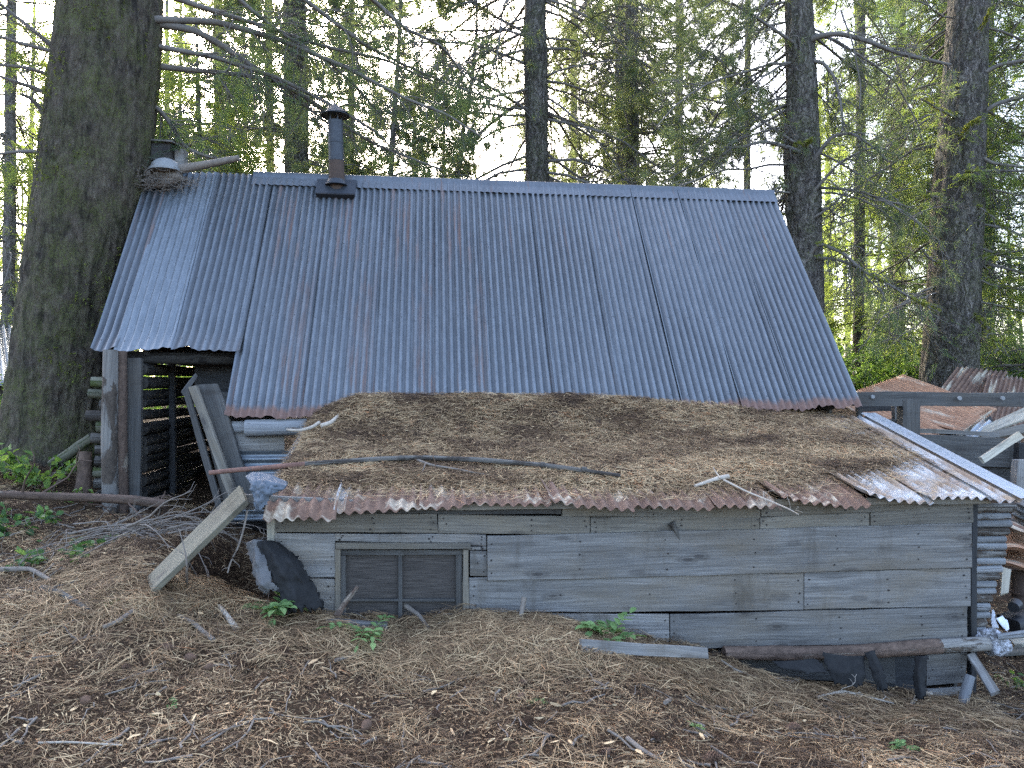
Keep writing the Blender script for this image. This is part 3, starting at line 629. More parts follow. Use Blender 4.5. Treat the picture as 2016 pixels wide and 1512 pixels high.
# the two posts and the plank at the doorway
mb = MB(); log(mb, [P(218, 1030, 6.72), P(216, 860, 6.74), P(218, 690, 6.80)], [.07, .067, .062], 18, .035, 0, 1); o = mb.build('post', [M['log_pale'], M['end']], cabin, True); o['label'] = 'pale half peeled round doorway post'
mb = MB(); log(mb, [P(243, 1035, 6.78), P(239, 860, 6.80), P(240, 692, 6.86)], [.05, .048, .044], 14, .09, 0, 1); o = mb.build('post', [M['log_bark'], M['end']], cabin, True); o['label'] = 'bark covered doorway post'
mb = MB(); board(mb, P(262, 1035, 6.84), P(264, 705, 6.92), V(.135, .012, 0), V(.138, .012, 0), -E2, .05); mb.build('door_plank', [M['wood_dark']], cabin)
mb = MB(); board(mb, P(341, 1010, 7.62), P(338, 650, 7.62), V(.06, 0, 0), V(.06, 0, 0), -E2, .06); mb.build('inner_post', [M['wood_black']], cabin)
mb = MB(); board(mb, P(271, 1040, 6.74), P(262, 1000, 6.76), V(.05, .01, 0), V(.05, .01, 0), -E2, .02); mb.build('door_block', [M['wood']], cabin)
mb = MB(); log(mb, [P(215, 704, 7.05), P(470, 706, 7.25)], .06, 10, .06, step=.2); mb.build('plate_log', [M['log_shade']], cabin, True)  # log added to shut out bright sky above the doorway
# dark boarded loft above the opening, hanging
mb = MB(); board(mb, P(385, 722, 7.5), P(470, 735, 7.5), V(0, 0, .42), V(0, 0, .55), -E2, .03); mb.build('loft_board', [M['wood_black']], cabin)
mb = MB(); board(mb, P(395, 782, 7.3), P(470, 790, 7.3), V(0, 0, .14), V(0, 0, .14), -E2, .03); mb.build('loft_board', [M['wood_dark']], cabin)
# wall beside the lean-to roof: log butts, board, corrugated panel
for (xa, xb, yc, r, Y) in ((484, 545, 843, .075, 6.7), (445, 470, 842, .055, 6.74)):
    mb = MB(); log(mb, [P(xa, yc, Y), P(xb + 60, yc - 3, Y + .06)], r, 16, .07, 0, 1, step=.03); mb.build('wall_log', [M['log_grey'], M['end']], cabin, True)
mb = MB(); board(mb, P(441, 870, 6.72), P(560, 866, 6.84), V(0, 0, .185), V(0, 0, .19), -E2, .025); mb.build('wall_board', [M['wood']], cabin)
def Sp(U, T):
    p = P(441, 888, 6.73) + (U[..., None]) * V(0, 0, -1) + (T[..., None]) * (E1 * .62); return p, np.broadcast_to(-E2, p.shape), 1.
mb = MB(); corr_sheet(mb, Sp, 0, .62, pitch=.075, amp=.011, nt=6, per=10, uvf=lambda U, T: np.stack([U, T + 1], -1)); o = mb.build('wall_panel', [M['galv_clean']], cabin, True)
for zz in np.arange(.0, .78, .13):
    mb = MB(); log(mb, [H(-.75, 1.97, zz), H(.0, 1.97, zz)], .064, 8, .06, step=.3); mb.build('wall_log', [M['log_shade']], cabin, True)  # log rows added below the panel to darken the hollow
# stovepipe
def frustum(mb, a, b, ra, rb, n=28, mat=0, cap=True):
    T = nrm(b - a); A = nrm(np.cross(T, V(0, 1, .1))); B = np.cross(T, A); an = np.arange(n) / n * 2 * np.pi
    c = np.cos(an)[:, None] * A + np.sin(an)[:, None] * B; v = np.concatenate([a + c * ra, b + c * rb]); k = np.arange(n); k2 = (k + 1) % n
    mb.add(v, np.stack([k, k2, n + k2, n + k], 1), mat)
    if cap: mb.add(v, [list(range(n))[::-1], list(range(n, 2 * n))], mat)
    return mb
ub, tb = roof_ut(663, 372); pb = roofp(ub, tb); Yp = float(pb[1])
pipe_r = .5 * 29 / F * Yp
mb = MB(); base = P(664, 385, Yp) ; top = P(660, 238, Yp - .02); m1 = base + (top - base) * .46
frustum(mb, base, m1, pipe_r * 1.06, pipe_r * 1.03, mat=1); frustum(mb, m1, top, pipe_r, pipe_r)
for q in (.465, .70): 
    c0 = base + (top - base) * q; frustum(mb, c0, c0 + V(0, 0, .012), pipe_r * 1.06, pipe_r * 1.06)
pipe = mb.build('stovepipe', [M['iron'], M['iron_rust']], cabin, True)
mb = MB(); a = P(660, 227, Yp - .02); frustum(mb, a, P(658, 203, Yp - .02), 28 / F * Yp, .004, cap=False); frustum(mb, a + V(0, 0, -.006), a, 28 / F * Yp, 28 / F * Yp); 
for an in (.4, 1.6, 2.9, 4.1, 5.3):
    o_ = V(math.cos(an), math.sin(an), 0) * pipe_r * .85; v, f = tubes(np.array([[top + o_ - V(0, 0, .05), a + o_ + V(0, 0, .01)]]), np.full((1, 2), .009), 6); mb.add(v, f)
mb.build('pipe_cap', [M['iron']], pipe)
mb = MB(); c0 = roofp(ub, tb) + RN * .03; sdir_ = nrm(roofp(0., 1.) - roofp(0., 0.))
board(mb, c0 - sdir_ * .02 - E1 * .21, c0 - sdir_ * .02 + E1 * .21, sdir_ * .24, sdir_ * .24, RN, .05, .004); board(mb, c0 - sdir_ * .15 - E1 * .205, c0 - sdir_ * .15 + E1 * .205, sdir_ * .02, sdir_ * .02, RN, .075, .006, mat=1)
frustum(mb, c0 + RN * .02, c0 + RN * .02 + V(0, 0, .06), pipe_r * 1.5, pipe_r * 1.08, mat=0); mb.build('flashing', [M['iron'], M['black']], pipe)

# ------------------------------------------------------------------ the board lean-to in front
lean = empty('lean_to_shed', H(2.4, .2, -.2), 'low grey board lean-to with a needle covered rusty roof and small window', 'shed', rz=YAW)
def nails(mb, pts, mat=1):
    for p in pts:
        p = np.asarray(p); r = R.uniform(.0045, .0075); an = np.arange(6) / 6 * 6.283
        ring = p + np.stack([np.cos(an), 0 * an, np.sin(an)], 1)[:, [0]] * E1 * r + np.sin(an)[:, None] * V(0, 0, 1) * r
        mb.add(np.concatenate([ring, ring - E2 * .003]), [[5, 4, 3, 2, 1, 0][::-1], [6, 7, 8, 9, 10, 11]] + [[q, (q + 1) % 6, 6 + (q + 1) % 6, 6 + q] for q in range(6)], mat)
def wboard(tl, bl, tr, br, mat='wood', v=0., th=.024, label=None, nl=True, studs=()):
    """wall board from its four photo corners on the plane of the wall"""
    q = [hp(px, py, v) for px, py in (tl, bl, tr, br)]
    a = (q[0] + q[1]) / 2; b = (q[2] + q[3]) / 2; pr = R.uniform(0, .004)
    mb = MB(); board(mb, a - E2 * pr, b - E2 * pr, q[0] - q[1] + V(0, 0, .001), q[2] - q[3] + V(0, 0, .001), -E2, th, .0035)
    if nl:
        L = np.linalg.norm(b - a); pts = []
        for s in [.03 / L, 1 - .03 / L] + [x_ / L for x_ in np.arange(.62, L - .2, .61)]:
            for wq in (.2, .5, .8):
                if R.random() < .8: pts.append(a + (b - a) * (s + R.gauss(0, .01 / L)) + ((q[0] - q[1]) * (1 - s) + (q[2] - q[3]) * s) * (wq - .5 + R.gauss(0, .03)) - E2 * (pr + th / 2 + .001))
        nails(mb, pts)
    o = mb.build('wall_board', [M[mat], M['nail']], lean)
    if label: o['label'] = label
    return o
WB = [((482,972),(482,1003),(700,985),(700,1006),'wood',-.035), ((600,985),(600,1009),(1104,985),(1104,1012),'wood_dark',.0), ((1106,985),(1106,1016),(1495,985),(1495,1018),'wood_warm',.0), ((1497,985),(1497,1016),(1912,978),(1912,1001),'wood_warm',.0),
  ((541,1009),(541,1047),(861,1011),(861,1049),'wood_warm',0), ((863,1012),(863,1049),(1160,1017),(1160,1053),'wood_warm',0), ((1162,1018),(1162,1054),(1494,1017),(1494,1047),'wood_warm',0), ((1496,1018),(1496,1047),(1709,1009),(1709,1041),'wood_warm',0), ((1711,1009),(1711,1041),(1913,991),(1913,1029),'wood_warm',0),
  ((544,1049),(544,1136),(659,1050),(659,1136),'wood',0), ((661,1050),(661,1064),(956,1052),(956,1074),'wood',0), ((922,1076),(922,1082),(957,1076),(957,1082),'wood',0), ((926,1084),(926,1134),(957,1084),(957,1134),'wood',0),
  ((556,1139),(556,1215),(659,1139),(659,1215),'wood',0),
  ((959,1055),(959,1143),(1911,1030),(1911,1117),'wood',-.018),
  ((924,1137),(924,1206),(1580,1127),(1580,1200),'wood',0), ((1582,1125),(1582,1199),(1908,1118),(1908,1192),'wood',-.004), ((960,1208),(960,1262),(1316,1208),(1316,1262),'wood',0), ((1318,1209),(1318,1277),(1902,1194),(1902,1262),'wood',0),
  ((1400,1279),(1400,1330),(1760,1270),(1760,1345),'wood_dark',.03), ((1822,1288),(1822,1349),(1902,1284),(1897,1342),'wood',0), ((1824,1356),(1824,1400),(1893,1352),(1892,1398),'wood',-.01), ((1700,1290),(1700,1400),(1822,1290),(1822,1400),'wood_black',.05)]
for k, (tl_, bl_, tr_, br_, mt, v) in enumerate(WB):
    o = wboard(tl_, bl_, tr_, br_, mt, v)
    if k == 9: o['label'] = 'board with bright swirling grain left of the window'
    if k == 14: o['label'] = 'wide loose board standing proud of the wall'
# window
mb = MB()
for a, b, w_, v, th in (((661, 1074), (926, 1074), 13, -.02, .04), ((665, 1081), (665, 1225), 10, -.012, .03), ((917, 1081), (917, 1225), 12, -.012, .03)):
    p, q = hp(*a, v), hp(*b, v); wv = V(0, 0, w_ / F * 5) if a[1] == b[1] else E1 * (w_ / F * 5); board(mb, p, q, wv, wv, -E2, th, .003)
win = mb.build('window', [M['wood_warm']], lean)
mb = MB()
for a, b, w_ in (((671, 1087), (911, 1087), 10), ((676, 1092), (676, 1230), 10), ((904, 1092), (904, 1230), 13), ((682, 1181), (896, 1181), 5)):
    p, q = hp(*a, .02), hp(*b, .02); wv = V(0, 0, w_ / F * 5) if a[1] == b[1] else E1 * (w_ / F * 5); board(mb, p, q, wv, wv, -E2, .03, .002)
mb.build('sash', [M['wood_dark']], win)
mb = MB(); board(mb, hp(788, 1090, .018), hp(788, 1230, .018), E1 * .026, E1 * .026, -E2, .022, .002); mb.build('mullion', [M['wood_dark']], win)
mb = MB(); a, b = hp(672, 1158, .045), hp(908, 1158, .045); board(mb, a, b, V(0, 0, .48), V(0, 0, .48), -E2, .006, .0, nseg=3); mb.build('pane', [M['screen']], win)
# corner posts, sill log, pole wall with protruding ends
mb = MB(); board(mb, hp(537, 1100, .03), hp(537, 1004, .03), E1 * .06, E1 * .06, -E2, .06); o = mb.build('corner_post', [M['wood_pale']], lean); o['label'] = 'reddish split corner post'
mb = MB(); board(mb, hp(1912, 1395, .06), hp(1916, 985, .06), E1 * .045, E1 * .045, -E2, .05); mb.build('corner_post', [M['wood_black']], lean)
yy = 991; k = 0
hs = [19, 14, 15, 16, 14, 15, 14, 15, 15, 15, 15, 13, 16, 17, 14, 16, 17]
for k, hh in enumerate(hs):
    r = hh / 2 / F * 5.6 * .98; t = k / (len(hs) - 1); xr = 1990 - 46 * t + R.gauss(0, 4)
    mb = MB(); log(mb, [hp(1560, yy + hh / 2 + 6, .10), hp(1900, yy + hh / 2 + R.gauss(0, 1), .10), hp(xr, yy + hh / 2 - 1, .10)], [r * .95, r, r], 14, .07, 0, 1, step=.05)
    mb.build('wall_pole', [M['log_grey'] if k % 3 else M['log_pale'], M['end']], lean, True); yy += hh
mb = MB(); log(mb, [hp(1425, 1284, -.05), hp(1560, 1286, -.05), hp(1660, 1284, -.06), hp(1760, 1278, -.06), hp(1850, 1272, -.06)], [.045, .048, .046, .05, .05], 20, .14, 0, 0, step=.025)
o = mb.build('sill_log', [M['log_bark']], lean, True)
mb = MB(); log(mb, [hp(1845, 1272, -.06), hp(1900, 1269, -.06), hp(1944, 1267, -.06)], [.047, .05, .049], 20, .03, 0, 1, step=.025); mb.build('sill_log', [M['log_pale'], M['end']], lean, True)
# side walls
for zz in np.arange(-.15, 1.2, .19):
    mb = MB(); board(mb, H(-.02, max(.25, -.19 + (zz + .17 - .868) / .224), zz), H(-.02, 1.85, zz), V(0, 0, .186), V(0, 0, .186), -E1, .022, nseg=5); mb.build('side_board', [M['wood_black']], lean)  # left boards coloured near black to deepen the shade beside the lean-to
    mb = MB(); board(mb, H(4.86, .16, zz - .4), H(4.86, 1.85, zz - .4), V(0, 0, .186), V(0, 0, .186), E1, .022, nseg=5); mb.build('side_board', [M['wood']], lean)
# lean-to roof
VF, VB = -.19, 1.9
def zl(u, v):
    s = (v - VF) / (VB - VF); return (.868 - .006 * u) * (1 - s) + (1.335 + .008 * u) * s - .03 * np.sin(np.pi * s) * np.sin(np.pi * np.clip(u / 4.8, 0, 1))
def leanp(u, v): return H(u, v, zl(np.asarray(u, float), np.asarray(v, float)))
LN = nrm(np.cross(leanp(3., 0.) - leanp(2., 0.), leanp(2., 1.5) - leanp(2., .2)))
def lean_uv(px, py):
    lo = ray_plane(px, py, leanp(2.4, .8), LN); return inv_h(lo)[:2]
LS = [(-.03,.42,.03,.055,'rust_roof'), (.40,.47,.0,.045,'rust_pale'), (.46,.96,.0,.035,'rust_roof'), (.94,1.24,-.02,.03,'rust_roof'), (1.22,1.80,-.045,.0,'rust_roof'), (1.78,2.34,.02,.03,'rust_roof'), (2.30,2.90,.01,.03,'rust_roof'),
      (2.88,3.36,.012,.02,'rust_roof'), (3.33,3.98,.01,.01,'rust_roof'), (3.95,4.45,-.02,.0,'rust_pale'), (4.42,4.92,-.01,.0,'rust_pale'), (4.89,5.14,.0,.0,'rust_pale')]
for k, (ua, ub_, ext, dr, mt) in enumerate(LS):
    ph = R.random() * 30
    def S(U, T):
        s = (U - ua) / (ub_ - ua); T2 = T**2.2
        v = VF - ext - .03 * vnoise(np.stack([U * 2.7 + ph, U * 0, U * 0], -1)) + (1.95) * T2
        p = leanp(U, v); fr = np.clip(1 - (v - VF + .03) / .16, 0, 1.3)
        lift = .004 + .008 * (1 - s)**2 * (k % 2) - dr * fr**1.7 + fr * .032 * vnoise(np.stack([U * 3.3 + ph, U * 0 + 4, U * 0], -1))
        if k in (5, 8, 9): lift = lift + np.clip(1 - s * 3.2, 0, 1) * .05 * np.clip(1 - T2 * 2.6, 0, 1)
        return p + LN * lift[..., None] + H(0, 0, 0) * 0, np.broadcast_to(LN, p.shape), 1.
    mb = MB(); corr_sheet(mb, S, ua, ub_, pitch=.073, amp=.0135, nt=26, per=8, ph=ua, uvf=lambda U, T: np.stack([U, T * 2], -1))
    o = mb.build('roof_sheet', [M[mt]], lean, True); md = o.modifiers.new('thickness', 'SOLIDIFY'); md.thickness = .0018
# flattened pale flashing down the right edge
def Sf(U, T):
    v = VF - .03 + 2.0 * T; p = leanp(U, v) + LN * (.022 + .012 * np.clip((U - 4.9) / .2, 0, 1))[..., None] * 1; return p, np.broadcast_to(LN, p.shape), 1.
mb = MB(); corr_sheet(mb, Sf, 5.06, 5.21, pitch=.15, amp=.003, nt=12, per=10, uvf=lambda U, T: np.stack([U, T * 2], -1)); o = mb.build('roof_flashing', [M['galv_flash']], lean, True)
mb = MB(); U, T = np.meshgrid(np.linspace(-.10, -.03, 4), np.linspace(0, 1, 24), indexing='ij'); v = VF + .02 + 1.85 * T
p = leanp(U, v) + LN * (.02 + .01 * vnoise(np.stack([v * 4, U * 9, U * 0], -1)) - .05 * np.clip((-.06 - U) / .04, 0, 1))[..., None]; i, j = np.meshgrid(np.arange(3), np.arange(23), indexing='ij')
mb.add(p, np.stack([i * 24 + j, (i + 1) * 24 + j, (i + 1) * 24 + j + 1, i * 24 + j + 1], -1).reshape(-1, 4), 0, .5, np.stack([U, v], -1)); mb.build('edge_trim', [M['galv_clean']], lean, True)
mb = MB(); board(mb, leanp(.0, -.06) - V(0, 0, .045), leanp(4.95, -.06) - V(0, 0, .045), V(0, 0, .045), V(0, 0, .045), -E2, .04, .004); mb.build('eave_beam', [M['wood_warm']], lean)

# needle mat lying on the lean-to roof
mat = MB()
fp = [(470,950),(545,962),(600,970),(700,974),(870,973),(960,980),(1050,970),(1200,978),(1300,980),(1450,975),(1560,966),(1650,953),(1750,938),(1800,918)]
fp = [(a_, b_ - (5 if a_ > 550 else 0)) for a_, b_ in fp]
fu = np.array([lean_uv(*q) for q in fp]); rp = [(1800,918),(1765,900),(1700,870),(1650,842),(1620,826)]; ru = np.array([lean_uv(*q) for q in rp])
def mat_h(u, v):
    vf = np.interp(u, fu[:, 0], fu[:, 1]); ur = np.interp(v, ru[:, 1], ru[:, 0])
    q = fbm(np.stack([u * 2.2, v * 2.6, u * 0], -1), 3)
    e = np.minimum(np.minimum((v - vf - .02 * q) / .22, (ur - u + .12 * q) / .9), (u + .06) / .12)
    h = np.clip(e, 0, 1); h = h * (2 - h)
    t = .042 + .014 * q * np.clip((1.5 - v) / .3, .2, 1) + .05 * np.clip((v - 1.45) / .35, 0, 1) + .05 * np.exp(-((u - .5)**2 / .3 + (v - 1.5)**2 / .12)) + .13 * np.clip((v - 1.1) / .6, 0, 1)**1.5 * np.clip((u - .02) / .35, 0, 1) * np.clip((4.1 - u) / 1.8, 0, 1) * (1 + .05 * q)
    return np.where(e > 0, h * t, -.03), e
U, W_ = np.meshgrid(np.linspace(-.08, 5.0, 230), np.linspace(VF - .05, 1.88, 110), indexing='ij'); hh, e = mat_h(U, W_)
hh = hh + np.where(e > 0, .022 * vnoise(np.stack([U * 11, W_ * 11, U * 0], -1)) * np.clip(e, 0, 1), 0)
p = leanp(U, W_) + LN * hh[..., None]; i, j = np.meshgrid(np.arange(229), np.arange(109), indexing='ij')
f = np.stack([i * 110 + j, (i + 1) * 110 + j, (i + 1) * 110 + j + 1, i * 110 + j + 1], -1); keep = (e[:-1, :-1] > -.03) & (e[1:, 1:] > -.03); mat.add(p, f[keep], 0)
n = 85000; u = rng.uniform(-.06, 4.95, n); v = rng.uniform(VF - .02, 1.86, n); h_, e_ = mat_h(u, v)
keep = (e_ > -.05) | (rng.uniform(0, 1, n) < np.clip(.5 + e_ * .42, .03, 1) * (v > VF + .06)); u, v, h_, e_ = u[keep], v[keep], h_[keep], e_[keep]; n = len(u)
c = leanp(u, v) + LN * (np.maximum(h_, .008) + rng.uniform(0, 1, n)**2 * .02 + .004)[:, None]
az = np.where(rng.uniform(0, 1, n) < .6, rng.uniform(0, 6.28, n), 1.4 * vnoise(np.stack([u * 2.6, v * 2.6, u * 0 + 9], 1)) * np.pi + rng.normal(0, .6, n))
d = np.cos(az)[:, None] * E1 + np.sin(az)[:, None] * nrm(leanp(2., 1.) - leanp(2., 0.)) + rng.normal(0, .12, n)[:, None] * LN
strips(mat, c, d, nrm(LN + .5 * rng.normal(size=(n, 3))), rng.uniform(.05, .14, n), rng.uniform(.0018, .004, n), rng.normal(0, .08, n), np.clip(.47 + .3 * fbm(np.stack([u * 2.2, v * 4, u * 0], 1), 3) + .16 * np.clip(1 - (v - VF) / .5, 0, 1) + rng.normal(0, .19, n), .02, .99), 1)  # paler towards the eave: shade of the upper mat put into the tone
n = 260; u = rng.uniform(0, 4.4, n); v = rng.uniform(VF + .1, 1.7, n); h_, e_ = mat_h(u, v); u, v, h_ = u[e_ > .1], v[e_ > .1], h_[e_ > .1]; n = len(u); az = rng.uniform(0, 6.28, n)
up_ = nrm(leanp(2., 1.) - leanp(2., 0.)); P2, R2 = grow(leanp(u, v) + LN * (h_ + .016)[:, None], np.cos(az)[:, None] * E1 + np.sin(az)[:, None] * up_, rng.uniform(.05, .22, n), rng.uniform(.002, .0048, n), 5, .0, .12, .5); pv, pf = tubes(P2, R2, 5); mat.add(pv, pf, 1, np.repeat(rng.uniform(.02, .3, n), 25))
n = 5000; u = rng.uniform(-.02, 4.8, n); v = rng.uniform(VF + .02, 1.8, n); h_, e_ = mat_h(u, v); k = e_ > 0; u, v, h_ = u[k], v[k], h_[k]; n = len(u); az = rng.uniform(0, 6.28, n)
strips(mat, leanp(u, v) + LN * (h_ + rng.uniform(.005, .022, n))[:, None], np.cos(az)[:, None] * E1 + np.sin(az)[:, None] * up_, nrm(LN + .4 * rng.normal(size=(n, 3))), rng.uniform(.012, .035, n), rng.uniform(.006, .013, n), rng.normal(0, .05, n), np.clip(rng.normal(.42, .3, n), 0, 1), 1)
tag(mat.build('needle_mat', [M['soil'], M['litter']]), 'thick mat of brown pine needles piled on the lean-to roof', 'needle mat', kind='stuff')
# ------------------------------------------------------------------ trees
def trunk(mb, pts, rad, sides=48, step=.06, fur=.05, fx=9., fz=1.6, lump=.03, mat=0):
    """tapered trunk with furrowed plates of bark"""
    pts = np.asarray(pts, float); seg = np.linalg.norm(np.diff(pts, axis=0), axis=1); cum = np.concatenate([[0], np.cumsum(seg)]); L = cum[-1]
    n = max(6, int(L / step)); s = np.linspace(0, L, n + 1); C = np.stack([np.interp(s, cum, pts[:, k]) for k in range(3)], 1); r = np.interp(s, cum, rad)
    w = max(1, n // 12)
    for _ in range(w): C[1:-1] = (C[:-2] + 2 * C[1:-1] + C[2:]) / 4; r[1:-1] = (r[:-2] + 2 * r[1:-1] + r[2:]) / 4
    T = nrm(np.gradient(C, axis=0)); A = nrm(np.cross(T, V(0, 1, 0))); B = np.cross(T, A); an = np.arange(sides) / sides * 2 * np.pi; ca, sa = np.cos(an)[None], np.sin(an)[None]
    X, Yc, S = ca * r[:, None], sa * r[:, None], s[:, None] + 0 * ca; off = R.random() * 50
    q = np.stack([X * fx + off, Yc * fx, S * fz], -1); q = q + .5 * np.stack([vnoise(q * .7 + 5), vnoise(q * .7 + 15), vnoise(q * .7 + 25)], -1)
    ridge = 1 - np.abs(vnoise(q)) * 2.2; ridge2 = 1 - np.abs(vnoise(q * 2.3 + 7)) * 2
    d = fur * (.6 * ridge + .35 * ridge2 - .4) + lump * r[:, None] * 3 * vnoise(np.stack([X * 2, Yc * 2, S * .7 + off], -1)) + fur * .3 * vnoise(q * 5)
    rr = r[:, None] + d
    v = C[:, None, :] + rr[..., None] * (ca[..., None] * A[:, None] + sa[..., None] * B[:, None]); i, k = np.meshgrid(np.arange(n), np.arange(sides), indexing='ij'); k2 = (k + 1) % sides
    mb.add(v, np.stack([i * sides + k, i * sides + k2, (i + 1) * sides + k2, (i + 1) * sides + k], -1).reshape(-1, 4), mat)
    mb.add(v[-1], [list(range(sides))], mat)
    return C, r
def shoots(Pp, Rr, m, t0=.25, t1=1., ang=.9, lf=.4, flat=.0, rf=.55, L=None):
    """m side shoots from each polyline: starts, directions, lengths, radii"""
    N, n, _ = Pp.shape; t = t0 + (t1 - t0) * (np.arange(m)[None] + rng.uniform(0, 1, (N, m))) / m; x = np.clip(t * (n - 1), 0, n - 1.001); i = x.astype(int); f = (x - i)[..., None]; a = np.arange(N)[:, None]
    p = Pp[a, i] * (1 - f) + Pp[a, i + 1] * f; T = nrm(Pp[a, i + 1] - Pp[a, i]); q = rng.normal(size=p.shape); q[..., 2] *= (1 - flat); q = nrm(q - T * (q * T).sum(-1, keepdims=True))
    d = nrm(T * math.cos(ang) + q * math.sin(ang)); LL = np.linalg.norm(np.diff(Pp, axis=1), axis=-1).sum(1)[:, None] if L is None else L
    return p.reshape(-1, 3), d.reshape(-1, 3), (LL * lf * (1.15 - .7 * t) * rng.uniform(.5, 1.3, t.shape)).ravel(), (Rr[a, i] * rf).ravel()
def crown(root, C, r, z0, z1, N, L, kind='pine', fol=.6, m2=7, m3=4, rise=-.1, matf='needle_pine', nw=.006, az=None, Lmin=.4, size=1., br=.018, droop=.1, twig='twig', dens=1.0, bare=None, nn=20, m2L=.42, rmin=.0035):
    """limbs, twigs and foliage of one tree between heights z0 and z1"""
    z = np.sort(rng.uniform(z0, z1, N)); cx = np.interp(z, C[:, 2], C[:, 0]); cy = np.interp(z, C[:, 2], C[:, 1]); rr = np.interp(z, C[:, 2], r)
    a = rng.uniform(0, 2 * np.pi, N) if az is None else rng.uniform(az[0], az[1], N)
    D = np.stack([np.cos(a), np.sin(a), rise + rng.normal(0, .16, N)], -1); S = np.stack([cx, cy, z], -1) + nrm(D * V(1, 1, 0)) * (rr * .85)[:, None]
    LL = L * rng.uniform(Lmin, 1.0, N); P1, R1 = grow(S, D, LL, br * (.5 + .6 * LL / L), 8, droop, .13, .3)
    wd = MB(); v, f = tubes(P1, R1, 5); wd.add(v, f)
    s2, d2, l2, r2 = shoots(P1, R1, m2, .2, 1., 1.0, m2L, .55 if kind == 'fir' else .1, .55); P2, R2 = grow(s2, d2, l2, np.maximum(r2, rmin), 6, droop * .8, .2, .45); v, f = tubes(P2, R2, 4); wd.add(v, f)
    s3, d3, l3, r3 = shoots(P2, R2, m3, .25, 1., .85, .5, .3 if kind == 'fir' else 0, .7); P3, R3 = grow(s3, d3, l3, np.maximum(r3, rmin * .8), 4, droop * .6, .22, .6); v, f = tubes(P3, R3, 3); wd.add(v, f)
    wd.build('branches', M[twig], root, True)
    fo = MB(); tip = np.concatenate([P3[:, -1], P3[:, -2], P2[:, -1]]); td = np.concatenate([P3[:, -1] - P3[:, -2], P3[:, -2] - P3[:, -3], P2[:, -1] - P2[:, -2]])
    z_ = (tip[:, 2] - z0) / max(z1 - z0, .1); cln = fbm(tip * .9 + R.random() * 20, 2)
    keep = rng.uniform(0, 1, len(tip)) < fol * np.clip(.75 + .9 * cln, .05, 1.3) * (1 if bare is None else np.clip((z_ - bare) * 4, .04, 1))
    tip, td = tip[keep], td[keep]
    if len(tip):
        if kind == 'pine': tufts(fo, tip, td, nn, .17 * size, nw, .8)
        else: sprays(fo, tip, td * V(1, 1, .4) + V(0, 0, -.01), .30 * size, 10, nw * 1.7, .08 * size, .12)
        fo.build('foliage', M[matf], root)
    return P1, P2
def make_tree(name, label, pts, rad, cat='tree', bark='bark_pine', group=None, sides=28, step=.09, fur=.02, fx=9., fz=1.6):
    pts = [np.asarray(p) for p in pts]; b = pts[0]; root = empty(name, (b[0], b[1], gz(b[0], b[1])), label, cat, group)
    mb = MB(); C, r = trunk(mb, pts, rad, sides, step, fur, fx, fz); mb.build('trunk', M[bark], root, True); return root, C, r
def px_trunk(lst, wpx):
    """lst: (px,py,Y) from the ground up, extended a little above the frame"""
    p = [P(*q) for q in lst]; r = [w_ / 2 / F * q[2] for q, w_ in zip(lst, wpx)]; b = p[0].copy(); b[2] = min(b[2], gz(b[0], b[1])) - .15
    if p[0][2] > b[2] + .1: p = [b] + p; r = [r[0] * 1.06] + r
    return p, r
def limb(root, px, r0, r1, mat='twig', moss=None, rough=.10, name='limb'):
    p = np.array([P(*q) for q in px]); n = len(p); mb = MB(); log(mb, p, np.linspace(r0, r1, n), 10, rough, step=.05)
    if moss is not None:
        seg = np.concatenate([p[:-1] + (p[1:] - p[:-1]) * t for t in np.linspace(0, .98, 90)]); k = (rng.uniform(0, 1, len(seg)) < moss) & (fbm(seg * 7, 2) > .4 - moss); c = seg[k] + rng.normal(0, r0 * .6, (k.sum(), 3)) + V(0, 0, r0 * .5)
        tufts(mb, c, rng.normal(size=c.shape) + V(0, 0, .3), 14, .05, .009, 1., 1)
        seg2 = c
    mb.build(name, [M[mat], M['moss']], root, True)
    d = np.concatenate([[0], np.cumsum(np.linalg.norm(np.diff(p, axis=0), axis=1))]); s = np.linspace(0, d[-1], 12)
    return np.stack([np.interp(s, d, p[:, k]) for k in range(3)], 1)[None], np.linspace(r0, r1, 12)[None]
def dress(root, limbs, m2=16, m3=5, L2=.32, fol=.5, kind='fir', size=1., droop=.22, matf='needle_fir', nw=.0045, twig='twig', flat=.2, t0=.15, Lmax=.9, nn=15):
    wd, fo = MB(), MB(); tips, tds = [], []
    for Pl, Rl in limbs:
        Lt = np.linalg.norm(np.diff(Pl[0], axis=0), axis=1).sum(); s, d, l, r = shoots(Pl, Rl, m2, t0, 1., 1.05, min(L2, Lmax / Lt), flat, .4); P2, R2 = grow(s, d, l, np.clip(r, .0025, .008), 7, droop, .2, .4); v, f = tubes(P2, R2, 4); wd.add(v, f)
        s, d, l, r = shoots(P2, R2, m3, .2, 1., .8, .45, .2, .7); P3, R3 = grow(s, d, l, np.maximum(r * .8, .0018), 5, droop * .7, .25, .5); v, f = tubes(P3, R3, 3); wd.add(v, f)
        tips += [P3[:, -1], P3[:, -2], P2[:, -1]]; tds += [P3[:, -1] - P3[:, -2], P3[:, -2] - P3[:, -3], P2[:, -1] - P2[:, -2]]
    wd.build('twigs', M[twig], root, True); tips = np.concatenate(tips); tds = np.concatenate(tds); k = rng.uniform(0, 1, len(tips)) < fol * np.clip(.6 + 1.1 * fbm(tips * 1.1 + 3, 2), .03, 1.3)
    if k.sum():
        if kind == 'fir': sprays(fo, tips[k], tds[k] * V(1, 1, .5), .22 * size, 10, nw * 1.6, .055 * size, .15)
        else: tufts(fo, tips[k], tds[k], nn, .15 * size, nw, .8)
        fo.build('foliage', M[matf], root)

